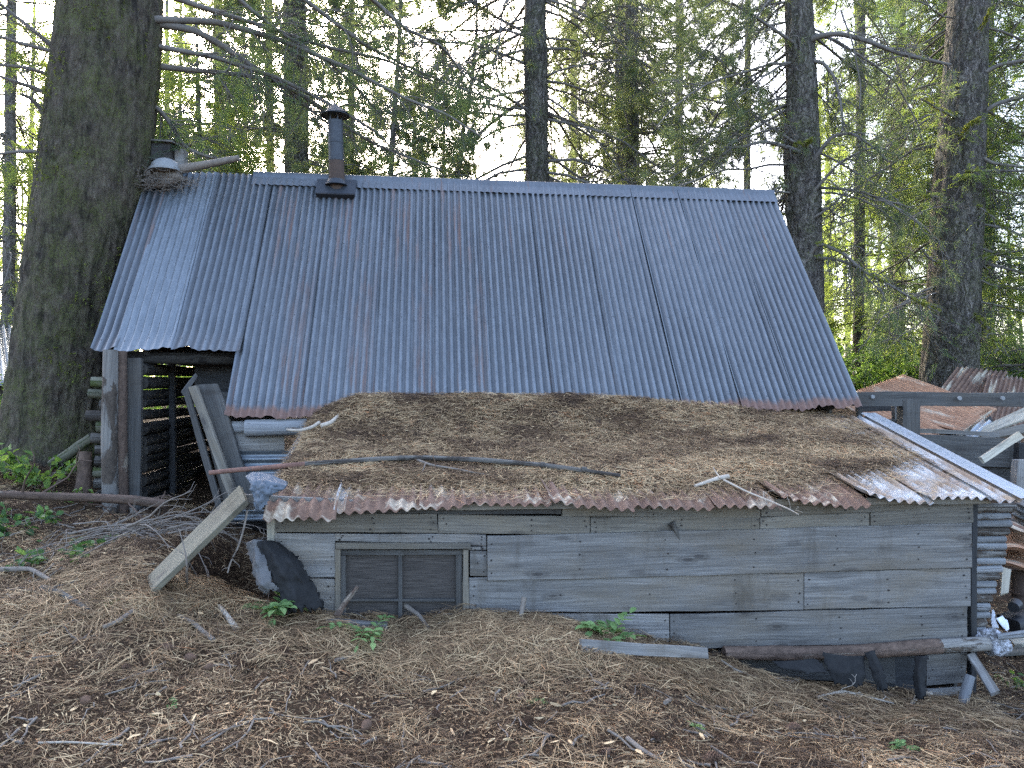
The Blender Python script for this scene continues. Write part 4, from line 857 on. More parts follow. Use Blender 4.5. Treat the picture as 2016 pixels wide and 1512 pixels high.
# the huge fir that grows against the cabin
YT = 8.2
p = [P(118, 960, YT), P(125, 900, YT), P(134, 780, YT), P(150, 650, YT), P(168, 500, YT), P(185, 350, YT), P(206, 150, YT), P(218, 0, YT), P(234, -260, YT), P(250, -600, YT)]
rw = np.array([236, 218, 206, 202, 202, 201, 195, 187, 175, 155]) / 2 / F * YT
fir, C, r = make_tree('giant_fir', 'huge mossy fir trunk growing against the left end of the cabin', p, list(rw), 'fir tree', 'bark_fir', sides=230, step=.021, fur=.026, fx=13., fz=3.2)
mb = MB(); n = 8000; k = rng.integers(0, len(C), n); a = rng.uniform(-np.pi, np.pi, n); c = C[k] + np.stack([np.cos(a), np.sin(a), rng.uniform(-.02, .02, n)], 1) * (r[k] + .008)[:, None]
keep = fbm(c * 2.1, 3) > .05; c = c[keep]; a = a[keep]; tufts(mb, c, np.stack([np.cos(a), np.sin(a), 0 * a - .2], 1), 7, .03, .007, .8, 0, rng.uniform(0, .45, len(c))); mb.build('moss', M['moss'], fir)
LM = []
def FL(px, y0, y1, r0, r1, **kw): n = len(px); q = limb(fir, [(a, b, y0 + (y1 - y0) * i / (n - 1)) for i, (a, b) in enumerate(px)], r0, r1, **kw); LM.append(q); return q
FL([(300,38),(350,40),(420,42),(490,60),(560,82),(680,132),(800,195),(880,225),(945,268)], 8.15, 9.4, .042, .010)
FL([(300,45),(380,58),(430,85),(510,140),(600,190),(690,255),(740,285),(870,335)], 8.2, 9.6, .045, .010)
FL([(296,128),(340,134),(400,140),(500,150),(560,172),(640,240),(700,275)], 8.3, 9.3, .036, .010)
FL([(440,-30),(500,25),(560,70),(640,115),(700,170),(765,245)], 8.3, 9.4, .026, .008)
FL([(285,200),(315,215),(340,250),(362,290),(400,306),(425,312)], 8.3, 8.6, .028, .014)
FL([(700,-30),(740,5),(800,58),(870,90),(915,150),(960,200)], 8.5, 9.8, .030, .007)
FL([(300,-20),(400,15),(520,52),(640,92),(760,118),(850,160)], 8.2, 9.6, .034, .010)
FL([(295,88),(420,112),(540,150),(650,205),(745,262),(800,322)], 8.2, 9.5, .030, .009)
FL([(560,-30),(640,30),(720,90),(800,130),(900,172),(985,200)], 8.4, 10.2, .028, .009)
LMR = list(LM)
FL([(130,120),(108,95),(60,55),(0,8),(-60,-40)], 8.1, 7.7, .03, .012)
FL([(130,110),(100,100),(50,88),(0,72),(-50,60)], 8.0, 7.9, .024, .01)
FL([(120,160),(92,145),(50,132),(0,128),(-50,130)], 8.2, 8.0, .024, .01)
FL([(112,205),(85,178),(45,166),(0,150)], 8.2, 8.0, .026, .012)
FL([(100,305),(80,298),(40,298),(0,303),(-50,310)], 8.1, 7.9, .024, .012)
FL([(105,260),(80,215),(60,190),(40,185)], 8.0, 7.7, .03, .01)
dress(fir, LMR, 34, 8, .30, .34, 'fir', 1.25, .12, 'needle_fir', .0042, Lmax=.62)
fir2 = LM[len(LMR):]
wd = MB()
for Pl, Rl in fir2:
    s, d, l, r_ = shoots(Pl, Rl, 13, .15, 1., 1.1, .55, .2, .4); P2, R2 = grow(s, d, l, .005, 7, .2, .2, .4); v, f = tubes(P2, R2, 4); wd.add(v, f)
    s, d, l, r_ = shoots(P2, R2, 5, .2, 1., .8, .5, .2, .7); P3, R3 = grow(s, d, l, .0028, 5, .1, .25, .5); v, f = tubes(P3, R3, 3); wd.add(v, f)
wd.build('twigs', M['twig'], fir, True)

def pxt(name, label, lst, wp, cat='pine tree', **kw):
    p, r_ = px_trunk(lst, wp); return make_tree(name, label, p, r_, cat, **kw)
T2, C, r = pxt('tall_pine', 'straight bare pine trunk rising behind the middle of the steel roof', [(1058,420,15),(1056,200,15),(1053,0,15),(1051,-300,15)], [47,45,42,38], sides=64, step=.05, fur=.022)
crown(T2, C, r, 3.2, 11.5, 105, 4.2, 'pine', .5, 12, 6, -.12, nw=.009, bare=.1, br=.03, droop=.09, size=1.15, az=(-.6, 3.75), rmin=.0055)
T3, C, r = pxt('slim_pine', 'left one of the two slim pine trunks close together behind the ridge', [(1226,420,20),(1222,100,20),(1220,-250,20)], [24,22,19], sides=24, step=.12)
crown(T3, C, r, 4.3, 13.5, 85, 3.8, 'pine', .32, 10, 5, -.1, nw=.010, br=.03, size=1.3, rmin=.006)
T3, C, r = pxt('slim_pine', 'right one of the two slim pine trunks close together behind the ridge', [(1245,420,17),(1243,100,17),(1240,-250,17)], [27,25,22], sides=30, step=.1)
crown(T3, C, r, 3.6, 12, 85, 3.6, 'pine', .28, 10, 6, -.1, nw=.009, br=.028, size=1.2, rmin=.006)
T6, C, r = pxt('thick_pine', 'thick dim pine trunk left of the stovepipe', [(586,420,16),(582,150,16),(578,-250,16)], [48,45,38], sides=40, step=.08)
crown(T6, C, r, 4., 12, 85, 3.5, 'pine', .85, 10, 5, -.12, nw=.010, br=.022, size=1.25)
T7, C, r = pxt('distant_pine', 'hazy pine trunk behind the pale green young fir', [(432,380,22),(430,150,22),(428,-200,22)], [19,18,15], sides=20, step=.15)
crown(T7, C, r, 4.2, 14, 70, 3.6, 'pine', .7, 9, 5, -.1, nw=.012, size=1.4)
T8, C, r = pxt('distant_pine', 'slender pine between the young fir and the thick dim pine', [(533,380,24),(530,150,24),(527,-200,24)], [15,14,12], sides=16, step=.2)
crown(T8, C, r, 4.3, 14, 70, 3.4, 'pine', .7, 9, 5, -.1, nw=.013, size=1.5)
T9, C, r = pxt('young_pine', 'thin leaning young pine right of the stovepipe', [(767,380,14),(775,250,14),(786,80,14),(795,-150,14)], [11,10,8,6], sides=14, step=.12, fur=.006)
crown(T9, C, r, 3.6, 8.5, 54, 2.2, 'pine', .8, 8, 5, .1, nw=.008, br=.012, size=1.05)
S1, C, r = pxt('dead_sapling', 'crooked thin dead sapling left of the bare pine trunk', [(898,380,15),(905,330,15),(912,250,15),(925,190,15),(940,60,15),(935,-80,15)], [10,9,8,7,6,3], cat='sapling', sides=12, step=.1, fur=.008)
crown(S1, C, r, 4.2, 8.5, 44, 1.6, 'pine', .12, 7, 5, .15, nw=.008, br=.012, droop=.04)
S2, C, r = pxt('dead_sapling', 'straight thin dead sapling in the gap left of the crooked one', [(872,380,17),(874,250,17),(876,60,17)], [6,5,4], cat='sapling', sides=10, step=.15, fur=.005)
crown(S2, C, r, 4.5, 8.8, 34, 1.4, 'pine', .2, 6, 4, .1, nw=.009, br=.01)
Y1, C, r = pxt('young_fir', 'pale green young fir growing just right of the huge mossy trunk', [(395,420,12.5),(392,250,12.5),(388,100,12.5),(386,30,12.5)], [10,9,6,2], cat='fir tree', sides=12, step=.12, fur=.006)
crown(Y1, C, r, 3.4, 7.2, 80, 1.25, 'fir', .9, 9, 4, -.02, 'needle_lit', .008, size=.85, br=.012, Lmin=.5)
T4, C, r = pxt('rugged_pine', 'rugged pine trunk with dead drooping limbs behind the right roof corner', [(1590,700,12),(1588,560,12),(1582,430,12),(1578,330,12),(1579,200,12),(1575,80,12),(1572,0,12),(1566,-300,12)], [62,62,66,70,62,56,54,48], sides=90, step=.035, fur=.028)
LM = []
def TL(px, y0, y1, r0, r1, root=None, **kw): n = len(px); q = limb(root or T4, [(a, b, y0 + (y1 - y0) * i / (n - 1)) for i, (a, b) in enumerate(px)], r0, r1, **kw); LM.append(q); return q
TL([(1590,80),(1615,70),(1650,66),(1700,78),(1770,105),(1872,128)], 11.9, 11.4, .05, .022)
TL([(1595,120),(1620,122),(1642,150),(1655,200),(1660,255)], 11.9, 11.5, .034, .014)
TL([(1595,325),(1612,300),(1640,266),(1680,262),(1720,290),(1748,318)], 11.8, 11.4, .036, .012)
TL([(1595,385),(1625,350),(1650,322),(1700,295),(1730,290)], 11.8, 11.2, .028, .010)
TL([(1595,432),(1625,415),(1660,385),(1690,352)], 11.8, 11.5, .022, .010)
TL([(1592,505),(1612,478),(1660,498),(1700,535),(1750,560),(1800,590),(1850,616)], 11.8, 11.0, .032, .010, moss=.5)
TL([(1592,507),(1635,508),(1680,520),(1705,545),(1740,580)], 11.8, 11.3, .026, .010, moss=.3)
TL([(1655,20),(1680,90),(1695,170),(1692,215)], 11.6, 11.4, .016, .008)
TL([(1575,300),(1545,288),(1500,278),(1460,290),(1420,290)], 11.8, 11.4, .038, .014, moss=.25)
TL([(1570,285),(1535,262),(1500,238),(1478,222)], 11.8, 11.4, .026, .010)
TL([(1570,90),(1530,62),(1490,35),(1440,5)], 11.9, 11.4, .032, .014)
TL([(1445,290),(1425,300),(1418,330),(1432,352)], 11.4, 11.3, .014, .006)
TL([(1565,285),(1585,285),(1600,275)], 11.55, 11.35, .02, .014, moss=.9)
dress(T4, LM, 20, 7, .45, .08, 'pine', 1.1, .30, 'needle_pine', .006, flat=.0, Lmax=.85)
crown(T4, C, r, 4.0, 10, 60, 2.8, 'pine', .42, 11, 6, -.15, nw=.007, br=.024, droop=.13, az=(-.55, 3.7), rmin=.0045)
T5, C, r = pxt('moss_limbed_fir', 'big furrowed fir trunk with mossy stubs beside the rusty sheets', [(1868,800,14),(1869,720,14),(1876,600,14),(1884,420,14),(1893,250,14),(1903,80,14),(1908,0,14),(1918,-300,14)], [114,100,96,92,86,78,74,66], cat='fir tree', sides=110, step=.035, fur=.03)
LM = []
for px, y1, r0, r1, ms in ([(1925,150),(1965,128),(2020,118),(2060,115)],13.6,.04,.02,None),([(1920,232),(1960,205),(2020,188),(2060,185)],13.6,.045,.025,None),([(1915,300),(1955,322),(2020,330),(2060,340)],13.4,.035,.018,None),([(1910,338),(1960,336),(2020,337)],13.2,.03,.015,.2),\
        ([(1905,375),(1950,372),(2020,388)],13.5,.024,.012,None),([(1880,232),(1850,215),(1805,190)],13.2,.03,.012,.6),([(1862,390),(1830,386),(1818,388)],13.4,.02,.01,.5),([(1890,410),(1925,405),(1960,430),(2000,470)],13.2,.022,.008,.7),([(1880,255),(1895,270),(1905,250),(1930,235)],13.2,.03,.016,.95),\
        ([(1885,370),(1905,340),(1925,335)],13.2,.02,.012,.8),([(1900,615),(1925,625),(1950,650),(1965,690)],12.8,.03,.02,.95),([(1905,590),(1960,600),(2020,615)],13.4,.022,.01,.5),([(1905,540),(1960,565),(2020,570)],13.5,.022,.01,.4),([(1850,520),(1825,505),(1815,490)],13.3,.024,.012,.7),([(1905,520),(1960,500),(2020,492)],13.5,.026,.012,.7),([(1918,80),(1935,50),(1950,20)],13.2,.02,.012,.8):
    TL(px, 13.75, y1, r0, r1, T5, moss=ms)
dress(T5, LM, 13, 6, .5, .2, 'fir', 1.2, .15, 'needle_lit', .007, Lmax=.8)
crown(T5, C, r, 3.0, 10.5, 60, 3.2, 'fir', .4, 10, 5, -.2, 'needle_fir', .008, size=1.1, br=.024, droop=.08, az=(-.45, 3.6))
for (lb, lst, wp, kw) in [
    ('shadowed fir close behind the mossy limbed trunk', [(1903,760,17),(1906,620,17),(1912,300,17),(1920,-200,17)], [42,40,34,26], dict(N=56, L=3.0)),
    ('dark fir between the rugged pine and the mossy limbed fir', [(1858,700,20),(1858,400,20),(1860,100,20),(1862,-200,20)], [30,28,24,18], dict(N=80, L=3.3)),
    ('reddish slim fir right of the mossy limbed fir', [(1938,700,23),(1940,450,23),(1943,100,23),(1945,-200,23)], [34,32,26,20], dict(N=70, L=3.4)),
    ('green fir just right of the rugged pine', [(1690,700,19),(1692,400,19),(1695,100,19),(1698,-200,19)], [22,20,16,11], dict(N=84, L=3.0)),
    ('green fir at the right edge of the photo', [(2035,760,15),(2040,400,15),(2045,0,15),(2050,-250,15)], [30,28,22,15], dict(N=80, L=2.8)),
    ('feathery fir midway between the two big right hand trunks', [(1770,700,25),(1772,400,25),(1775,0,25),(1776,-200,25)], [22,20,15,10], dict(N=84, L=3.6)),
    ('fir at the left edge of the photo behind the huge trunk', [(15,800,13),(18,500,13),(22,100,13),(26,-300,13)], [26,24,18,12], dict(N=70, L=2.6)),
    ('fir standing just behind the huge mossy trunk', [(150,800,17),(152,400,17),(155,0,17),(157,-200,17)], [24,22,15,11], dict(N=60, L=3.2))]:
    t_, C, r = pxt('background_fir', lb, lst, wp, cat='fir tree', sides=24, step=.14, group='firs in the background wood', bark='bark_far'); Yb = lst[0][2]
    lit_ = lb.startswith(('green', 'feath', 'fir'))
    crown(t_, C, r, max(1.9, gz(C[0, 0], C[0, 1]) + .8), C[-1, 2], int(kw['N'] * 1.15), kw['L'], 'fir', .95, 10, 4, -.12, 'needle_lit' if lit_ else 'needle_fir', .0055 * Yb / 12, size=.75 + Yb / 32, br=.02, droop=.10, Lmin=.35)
for (lb, lst, wp, N_, L_) in [('hazy pine behind the right half of the ridge', [(1335,420,26),(1338,100,26),(1340,-150,26)], [16,15,12], 54, 3.6), ('hazy pine far behind the middle pine trunk', [(1128,420,30),(1130,100,30),(1131,-150,30)], [13,12,10], 50, 3.8), ('hazy pine far behind the stovepipe', [(690,420,27),(692,150,27),(694,-150,27)], [13,12,10], 56, 3.6), ('hazy pine in the gap left of the rugged pine', [(1470,420,28),(1472,100,28),(1474,-150,28)], [14,12,10], 40, 3.2), ('small hazy pine right of the leaning young pine', [(815,400,24),(816,260,24),(817,150,24)], [10,8,2], 46, 2.4)]:
    t_, C, r = pxt('background_pine', lb, lst, wp, sides=14, step=.25, group='pines in the background wood', bark='bark_far')
    crown(t_, C, r, 4.2, C[-1, 2], N_, L_, 'pine', .9, 9, 4, -.08, nw=.015, size=1.7, br=.02)

# the wood beyond, one mass
wd, fo = MB(), MB(); tr = []
for k in range(330):
    Yb = R.uniform(30, 62); pxx = R.uniform(-1200, 3200)
    cen = 470 < pxx < 1560
    if R.random() < (.55 if cen else .3): continue
    tr.append(((pxx - CX) / F * Yb, Yb, cen))
for (tx, ty, cen) in tr:
    h = R.uniform(11, 20) if not cen else R.uniform(6, 10); z0 = gz(tx, ty); c = np.stack([np.full(8, tx) + np.linspace(0, R.gauss(0, .4), 8), np.full(8, ty), np.linspace(z0, z0 + h, 8)], 1); rr = np.linspace(R.uniform(.12, .26), .05, 8)
    v, f = tubes(c[None], rr[None], 8); wd.add(v, f); N_ = 34; z = z0 + h * rng.uniform(.12, 1., N_); a = rng.uniform(0, 6.28, N_); L_ = (.5 + 3.0 * (1 - (z - z0) / h)) * rng.uniform(.5, 1, N_)
    P1, R1 = grow(np.stack([np.interp(z, c[:, 2], c[:, 0]), np.interp(z, c[:, 2], c[:, 1]), z], 1), np.stack([np.cos(a), np.sin(a), a * 0 - .1], 1), L_, .03, 6, .1, .12); v, f = tubes(P1, R1, 3); wd.add(v, f)
    s, d, l, r_ = shoots(P1, R1, 8, .15, 1., .9, .35, .5); sprays(fo, s, d * V(1, 1, .4), .75, 9, .05, .22, .15)
base_n = wd.n
for k in range(len(fo.v)):
    wd.v.append(fo.v[k]); wd.lv.append(fo.lv[k] + base_n); wd.lt.append(fo.lt[k]); wd.mi.append(np.ones(len(fo.lt[k]), int)); wd.rn.append(fo.rn[k]); wd.uv.append(fo.uv[k])
wd.n += fo.n
tag(wd.build('distant_wood', [M['bark_far'], M['needle_lit']]), 'far wood of firs and pines beyond the clearing', 'wood', kind='stuff')
# leafy undergrowth
un = MB(); cs = []
for k in range(1350):
    Yb = R.uniform(10.5, 32); pxx = R.choice([R.uniform(1560, 2250), R.uniform(1560, 3000), R.uniform(-1000, 480)])
    x = (pxx - CX) / F * Yb
    if (Yb < 13 and x < 0) or (Yb < 17 and 3.0 < x < 11): continue
    cs.append((x, Yb, R.uniform(.35, .85), R.uniform(.3, 1.15)))
for (x, y, rad, h) in cs:
    n = int(90 * rad / .6); q = rng.normal(size=(n, 3)) * V(rad * .6, rad * .6, h * .42); z = gz(x, y) + h * .45 + q[:, 2]
    leaves(un, np.stack([x + q[:, 0], y + q[:, 1], z], 1), .085 + .003 * y, rnd=np.clip(rng.normal(.5, .22, n) + R.gauss(0, .15), 0, 1))
tag(un.build('undergrowth', M['leaf']), 'bright green leafy undergrowth below the trees', 'undergrowth', kind='stuff')
def shrub(name, label, x, y, rad, h, n, size, mat='leaf', stems=9, z=None, cat='shrub', lean=(0, 0)):
    zb = gz(x, y) if z is None else z; root = empty(name, (x, y, zb), label, cat); S = np.tile(V(x, y, zb - .05), (stems, 1)) + rng.normal(0, rad * .12, (stems, 3)) * V(1, 1, 0); a = rng.uniform(0, 6.28, stems)
    D = np.stack([np.cos(a) * rad + lean[0], np.sin(a) * rad + lean[1], np.full(stems, h)], 1); P1, R1 = grow(S, D, np.linalg.norm(D, axis=1) * rng.uniform(.7, 1.1, stems), .006, 8, .09, .1); mb = MB(); v, f = tubes(P1, R1, 5); mb.add(v, f)
    s, d, l, r_ = shoots(P1, R1, 7, .25, 1., .9, .3); P2, R2 = grow(s, d, l, .003, 5, .05, .15); v, f = tubes(P2, R2, 4); mb.add(v, f); mb.build('stems', M['stick'], root, True)
    pts = np.concatenate([P2[:, 1:].reshape(-1, 3), P1[:, 3:].reshape(-1, 3)]); k = rng.integers(0, len(pts), n); lf = MB(); leaves(lf, pts[k] + rng.normal(0, size * .35, (n, 3)), size); lf.build('foliage', M[mat], root); return root
b = P(1700, 770, 15); shrub('leafy_shrub', 'bright green shrub left of the orange rusty shed roof', b[0], b[1], 1.0, 1.3, 1500, .10)
b = P(1985, 770, 19); shrub('leafy_shrub', 'pale green shrub behind the grey brown rusty sheets', b[0], b[1], 1.0, 1.3, 1300, .10)
b = P(5, 860, 9.5); shrub('leafy_shrub', 'bright green shrub at the left edge beside the huge trunk', b[0], b[1], .5, .7, 900, .075)
# ------------------------------------------------------------------ things on and around the roofs
def one(name, label, cat, build, mats, smooth=True, group=None):
    mb = MB(); build(mb); return tag(mb.build(name, mats, None, smooth), label, cat, group)
def lp(px, py, dz=.05): return ray_plane(px, py, leanp(2.4, .8) + LN * dz, LN)
# the long bent pole
def f(mb):
    q = [lp(*a, .085) for a in ((411,931),(470,925),(540,919),(600,914))]; q2 = [lp(*a, .085) for a in ((600,914),(680,908),(760,903),(830,901),(940,905),(1000,910),(1065,915),(1140,925),(1221,936))]
    log(mb, q, [.0155, .0165, .0175, .018], 14, .05, 0, 0, step=.03); log(mb, q2, [.018, .0185, .019, .019, .019, .019, .018, .016, .0125], 14, .06, 1, 1, step=.03)
    for a in ((1068, 915), (1150, 925), (790, 902)): mb2 = lp(*a, .09); log(mb, [mb2 - E1 * .018, mb2 + E1 * .018], [.022, .020], 10, .2, 1, 1, step=.01)
one('bent_pole', 'long thin bent pole with a reddish end lying across the needle mat', 'pole', f, [M['rust_pipe'], M['log_dark']])
def stick(name, label, pts, r0, r1, mat='stick', cat='stick', rough=.12, twigs=0, group=None, forks=()):
    pts = [np.asarray(p) for p in pts]; mb = MB(); log(mb, pts, np.linspace(r0, r1, len(pts)), 10, rough, 0, 0, step=.02, freq=9)
    for fk in forks: log(mb, fk, np.linspace(r0 * .55, r0 * .2, len(fk)), 8, rough, 0, 0, step=.02)
    if twigs:
        p = np.array(pts); s = np.linspace(0, 1, 12); k = np.linspace(0, 1, len(p)); Pl = np.stack([np.interp(s, k, p[:, i]) for i in range(3)], 1)[None]
        a, d, l, r = shoots(Pl, np.full((1, 12), r0), twigs, .1, 1., .9, .35); P2, R2 = grow(a, d + V(0, 0, .35), l, r0 * .35, 7, .02, .3, .35); v, f_ = tubes(P2, R2, 5); mb.add(v, f_)
        a, d, l, r = shoots(P2, R2, 2, .3, 1., .8, .5); P3, R3 = grow(a, d, l, r0 * .18, 5, .02, .3, .5); v, f_ = tubes(P3, R3, 4); mb.add(v, f_)
    return tag(mb.build(name, [M[mat]], None, True), label, cat, group)
stick('dead_branch', 'short dark knotted branch lying just below the bent pole', [lp(822,906,.07), lp(850,916,.075), lp(890,922,.07), lp(958,935,.06)], .011, .005, forks=([lp(838,912,.07), lp(833,924,.075), lp(830,934,.06)],))
stick('pale_branch', 'pale broken branch at the upper left of the needle mat', [lp(565,846,.09), lp(590,848,.10), lp(615,841,.11), lp(628,832,.12)], .010, .016, 'stick_pale')
stick('pale_branch', 'short pale upright branch piece right of the other broken branch', [lp(632,838,.12), lp(652,832,.13), lp(670,816,.14), lp(676,809,.15)], .018, .016, 'stick_pale')
stick('thin_branch', 'thin grey stick lying at the upper right of the needle mat', [lp(1562,864,.06), lp(1600,862,.07), lp(1650,860,.065), lp(1700,853,.07)], .009, .006, 'stick_pale', twigs=3)
stick('weathered_branch', 'splintered white grey branch on the needles near the rusty eave', [lp(1368,957,.05), lp(1395,948,.06), lp(1415,941,.07), lp(1435,938,.08)], .011, .018, 'stick_pale', forks=([lp(1418,941,.08), lp(1408,928,.10), lp(1404,920,.12)],))
stick('thin_branch', 'thin bare twig trailing from the needle mat over the rusty eave', [lp(1425,945,.07), lp(1470,968,.05), lp(1520,988,.045), lp(1555,1003,.05), lp(1572,1013,.05)], .008, .003, 'stick_pale', twigs=4)
# mess caught between the ridge and the huge fir
a = P(300, 345, 8.25)
stick('broken_limb', 'thick broken limb lying on the left end of the ridge', [P(262,345,8.25), P(330,338,8.2), P(400,325,8.15), P(470,311,8.1)], .07, .03, 'stick', 'limb', .13)
def f(mb):
    n = 520; c = P(318, 358, 8.2) + rng.normal(size=(n, 3)) * V(.14, .09, .055); P2, R2 = grow(c, rng.normal(size=(n, 3)) * V(1, 1, .4), rng.uniform(.06, .22, n), .0035, 4, .08, .3); v, q = tubes(P2, R2, 4); mb.add(v, q)
    log(mb, [P(282, 362, 8.22), P(320, 356, 8.18), P(356, 346, 8.16)], [.055, .075, .05], 12, .25, step=.03)
one('debris_clump', 'dark clump of twigs and needles heaped under the broken limb', 'debris', f, [M['stick']])
bx = empty('nest_box', P(318, 322, 8.35), 'small grey wooden nest box with a dark round hole beside the fir trunk', 'nest box')
def quadbox(mb, c, sx, sy, sz, ax=None, mat=0, bev=.004):
    ax = ax or (V(1, 0, 0), V(0, 1, 0), V(0, 0, 1)); board(mb, c - ax[0] * sx / 2, c + ax[0] * sx / 2, ax[2] * sz, ax[2] * sz, -ax[1], sy, .002, 3, mat, None, bev)
mb = MB(); quadbox(mb, P(320, 300, 8.35), .25, .2, .22); mb.build('box_body', [M['wood_dark']], bx)
mb = MB(); board(mb, P(296, 279, 8.33), P(350, 283, 8.33), V(0, .26, .02), V(0, .26, .02), V(0, 0, 1), .018); mb.build('box_roof', [M['wood']], bx)
mb = MB(); frustum(mb, P(327, 294, 8.251), P(327, 294, 8.243), .036, .036, 20); mb.build('hole', [M['black']], bx)
mb = MB(); quadbox(mb, P(357, 316, 8.38), .09, .12, .22); mb.build('box_side', [M['wood']], bx)
def f(mb):
    c = P(326, 331, 8.16); r = np.linspace(0, 1, 10); an = np.linspace(0, 2 * np.pi, 41)[:-1]; Rr, A = np.meshgrid(r, an, indexing='ij')
    v = c + np.stack([Rr * np.cos(A) * .155, Rr * np.sin(A) * .15, .125 * np.sqrt(np.maximum(0, 1 - Rr**2)) - .02 + 0 * A], -1)
    i, j = np.meshgrid(np.arange(9), np.arange(40), indexing='ij'); j2 = (j + 1) % 40; mb.add(v, np.stack([i * 40 + j, (i + 1) * 40 + j, (i + 1) * 40 + j2, i * 40 + j2], -1).reshape(-1, 4))
    frustum(mb, c + V(0, 0, -.035), c + V(0, 0, -.012), .166, .166, 40)
one('metal_basin', 'upturned white enamel basin in front of the nest box', 'basin', f, [M['enamel']])

# ------------------------------------------------------------------ left of the lean-to
def plank(name, label, corners, N=None, th=.03, mat='wood', cat='plank', wob=.004):
    """plank from four world corners: start low/high, end low/high"""
    a0, a1, b0, b1 = [np.asarray(c) for c in corners]; a, b = (a0 + a1) / 2, (b0 + b1) / 2; n = nrm(np.cross(b - a, a1 - a0)) if N is None else N
    if n[1] > 0: n = -n
    mb = MB(); board(mb, a, b, a1 - a0, b1 - b0, n, th, wob); return tag(mb.build(name, [M[mat]]), label, cat)
plank('leaning_plank', 'long pale plank propped from the ground up to the left eave', (P(303,1166,4.55), P(293,1138,4.76), P(486,988,4.70), P(474,958,4.92)), th=.035, mat='wood_olive')
plank('leaning_plank', 'narrow squared timber leaning in the dark doorway', (P(478,1000,6.5), P(462,1005,6.5), P(388,760,6.62), P(372,762,6.62)), th=.05, mat='wood_warm')
plank('leaning_plank', 'thin greenish board leaning leftmost in the dark doorway', (P(440,1000,6.55), P(428,1003,6.55), P(372,766,6.66), P(361,772,6.66)), th=.03, mat='wood_dark')
plank('leaning_plank', 'broad bark edged slab leaning in the dark doorway', (P(505,985,6.62), P(440,990,6.62), P(430,756,6.72), P(386,758,6.72)), th=.05, mat='wood_dark', wob=.012)
plank('loose_batten', 'short grey batten wedged high in the dark doorway', (P(362,778,6.7), P(358,770,6.7), P(388,742,6.95), P(384,736,6.95)), th=.02, mat='wood_dark')
def cloth(name, label, cols, mat, cat, crump=.02, sub_=5, frq=7., rot=0):
    """crumpled sheet through columns of (px,py,Y)"""
    g_ = np.array([[P(*q) for q in c] for c in cols]); nc, nr, _ = g_.shape
    s = np.linspace(0, nc - 1, (nc - 1) * sub_ + 1); t = np.linspace(0, nr - 1, (nr - 1) * sub_ + 1)
    g1 = np.stack([np.stack([np.interp(s, np.arange(nc), g_[:, r, k]) for k in range(3)], -1) for r in range(nr)], 1)
    g2 = np.stack([np.stack([np.interp(t, np.arange(nr), g1[i_, :, k]) for k in range(3)], -1) for i_ in range(len(s))], 0)
    q = fbm(g2 * frq + R.random() * 9, 3); ridge = np.abs(fbm(g2 * frq * 1.6 + 40, 2)); g2 = g2 + np.stack([q * 0.3, -(q + ridge) * 1., ridge * .3], -1) * crump
    e = np.ones(g2.shape[:2]); ns, nt = len(s), len(t); i, j = np.meshgrid(np.arange(ns - 1), np.arange(nt - 1), indexing='ij')
    g2[:, -1] += rng.normal(0, crump * .4, (ns, 3)); g2[0] += rng.normal(0, crump * .3, (nt, 3)); g2[-1] += rng.normal(0, crump * .3, (nt, 3))
    mb = MB(); mb.add(g2, np.stack([i * nt + j, (i + 1) * nt + j, (i + 1) * nt + j + 1, i * nt + j + 1], -1).reshape(-1, 4)); o = mb.build(name, [M[mat]], None, True); md = o.modifiers.new('thickness', 'SOLIDIFY'); md.thickness = .004
    return tag(o, label, cat)
cloth('felt_sheet', 'black roofing felt sagging off the left corner of the board wall', [[(505,1066,4.86),(520,1100,4.80),(540,1150,4.74),(566,1200,4.70)],[(520,1064,4.84),(542,1098,4.76),(568,1148,4.70),(588,1202,4.68)],[(536,1066,4.88),(572,1100,4.80),(595,1148,4.78),(610,1200,4.76)],[(550,1070,4.94),(592,1106,4.9),(618,1150,4.88),(640,1196,4.86)]], 'felt', 'roofing felt', .032, 9, 9.)
cloth('felt_flap', 'grey curled felt flap with a torn edge left of the black felt', [[(484,1070,4.82),(496,1110,4.80),(508,1150,4.76),(520,1166,4.74)],[(500,1063,4.80),(506,1100,4.76),(518,1150,4.72),(532,1162,4.72)],[(526,1065,4.84),(526,1100,4.78),(538,1148,4.74),(548,1156,4.73)]], 'felt_grey', 'roofing felt', .028, 9, 10.)
cloth('blue_tarp', 'crumpled pale blue tarp scrap hanging on the left corner of the eave', [[(484,938,4.86),(492,950,4.70),(498,975,4.68),(503,1004,4.68)],[(500,930,4.86),(510,948,4.69),(512,972,4.66),(512,1006,4.66)],[(520,932,4.86),(526,950,4.69),(527,968,4.67),(524,995,4.67)],[(545,940,4.86),(545,952,4.70),(540,962,4.68),(532,975,4.68)],[(566,950,4.86),(566,958,4.71),(558,964,4.70),(545,968,4.70)]], 'tarp', 'tarp', .015, 10, 26.)
stick('hanging_root', 'thin brown root hanging down in front of the dark gap', [P(487,1005,4.75), P(480,1040,4.72), P(470,1075,4.7), P(452,1110,4.68), P(448,1128,4.66)], .007, .004, twigs=4, cat='root')
stick('dry_sapling', 'upright thin dead stem in front of the propped plank', [gpix(368,1150) - V(0,0,.05), P(368,1120,4.52), P(366,1090,4.52), P(352,1040,4.54)], .008, .003, twigs=3, cat='sapling')
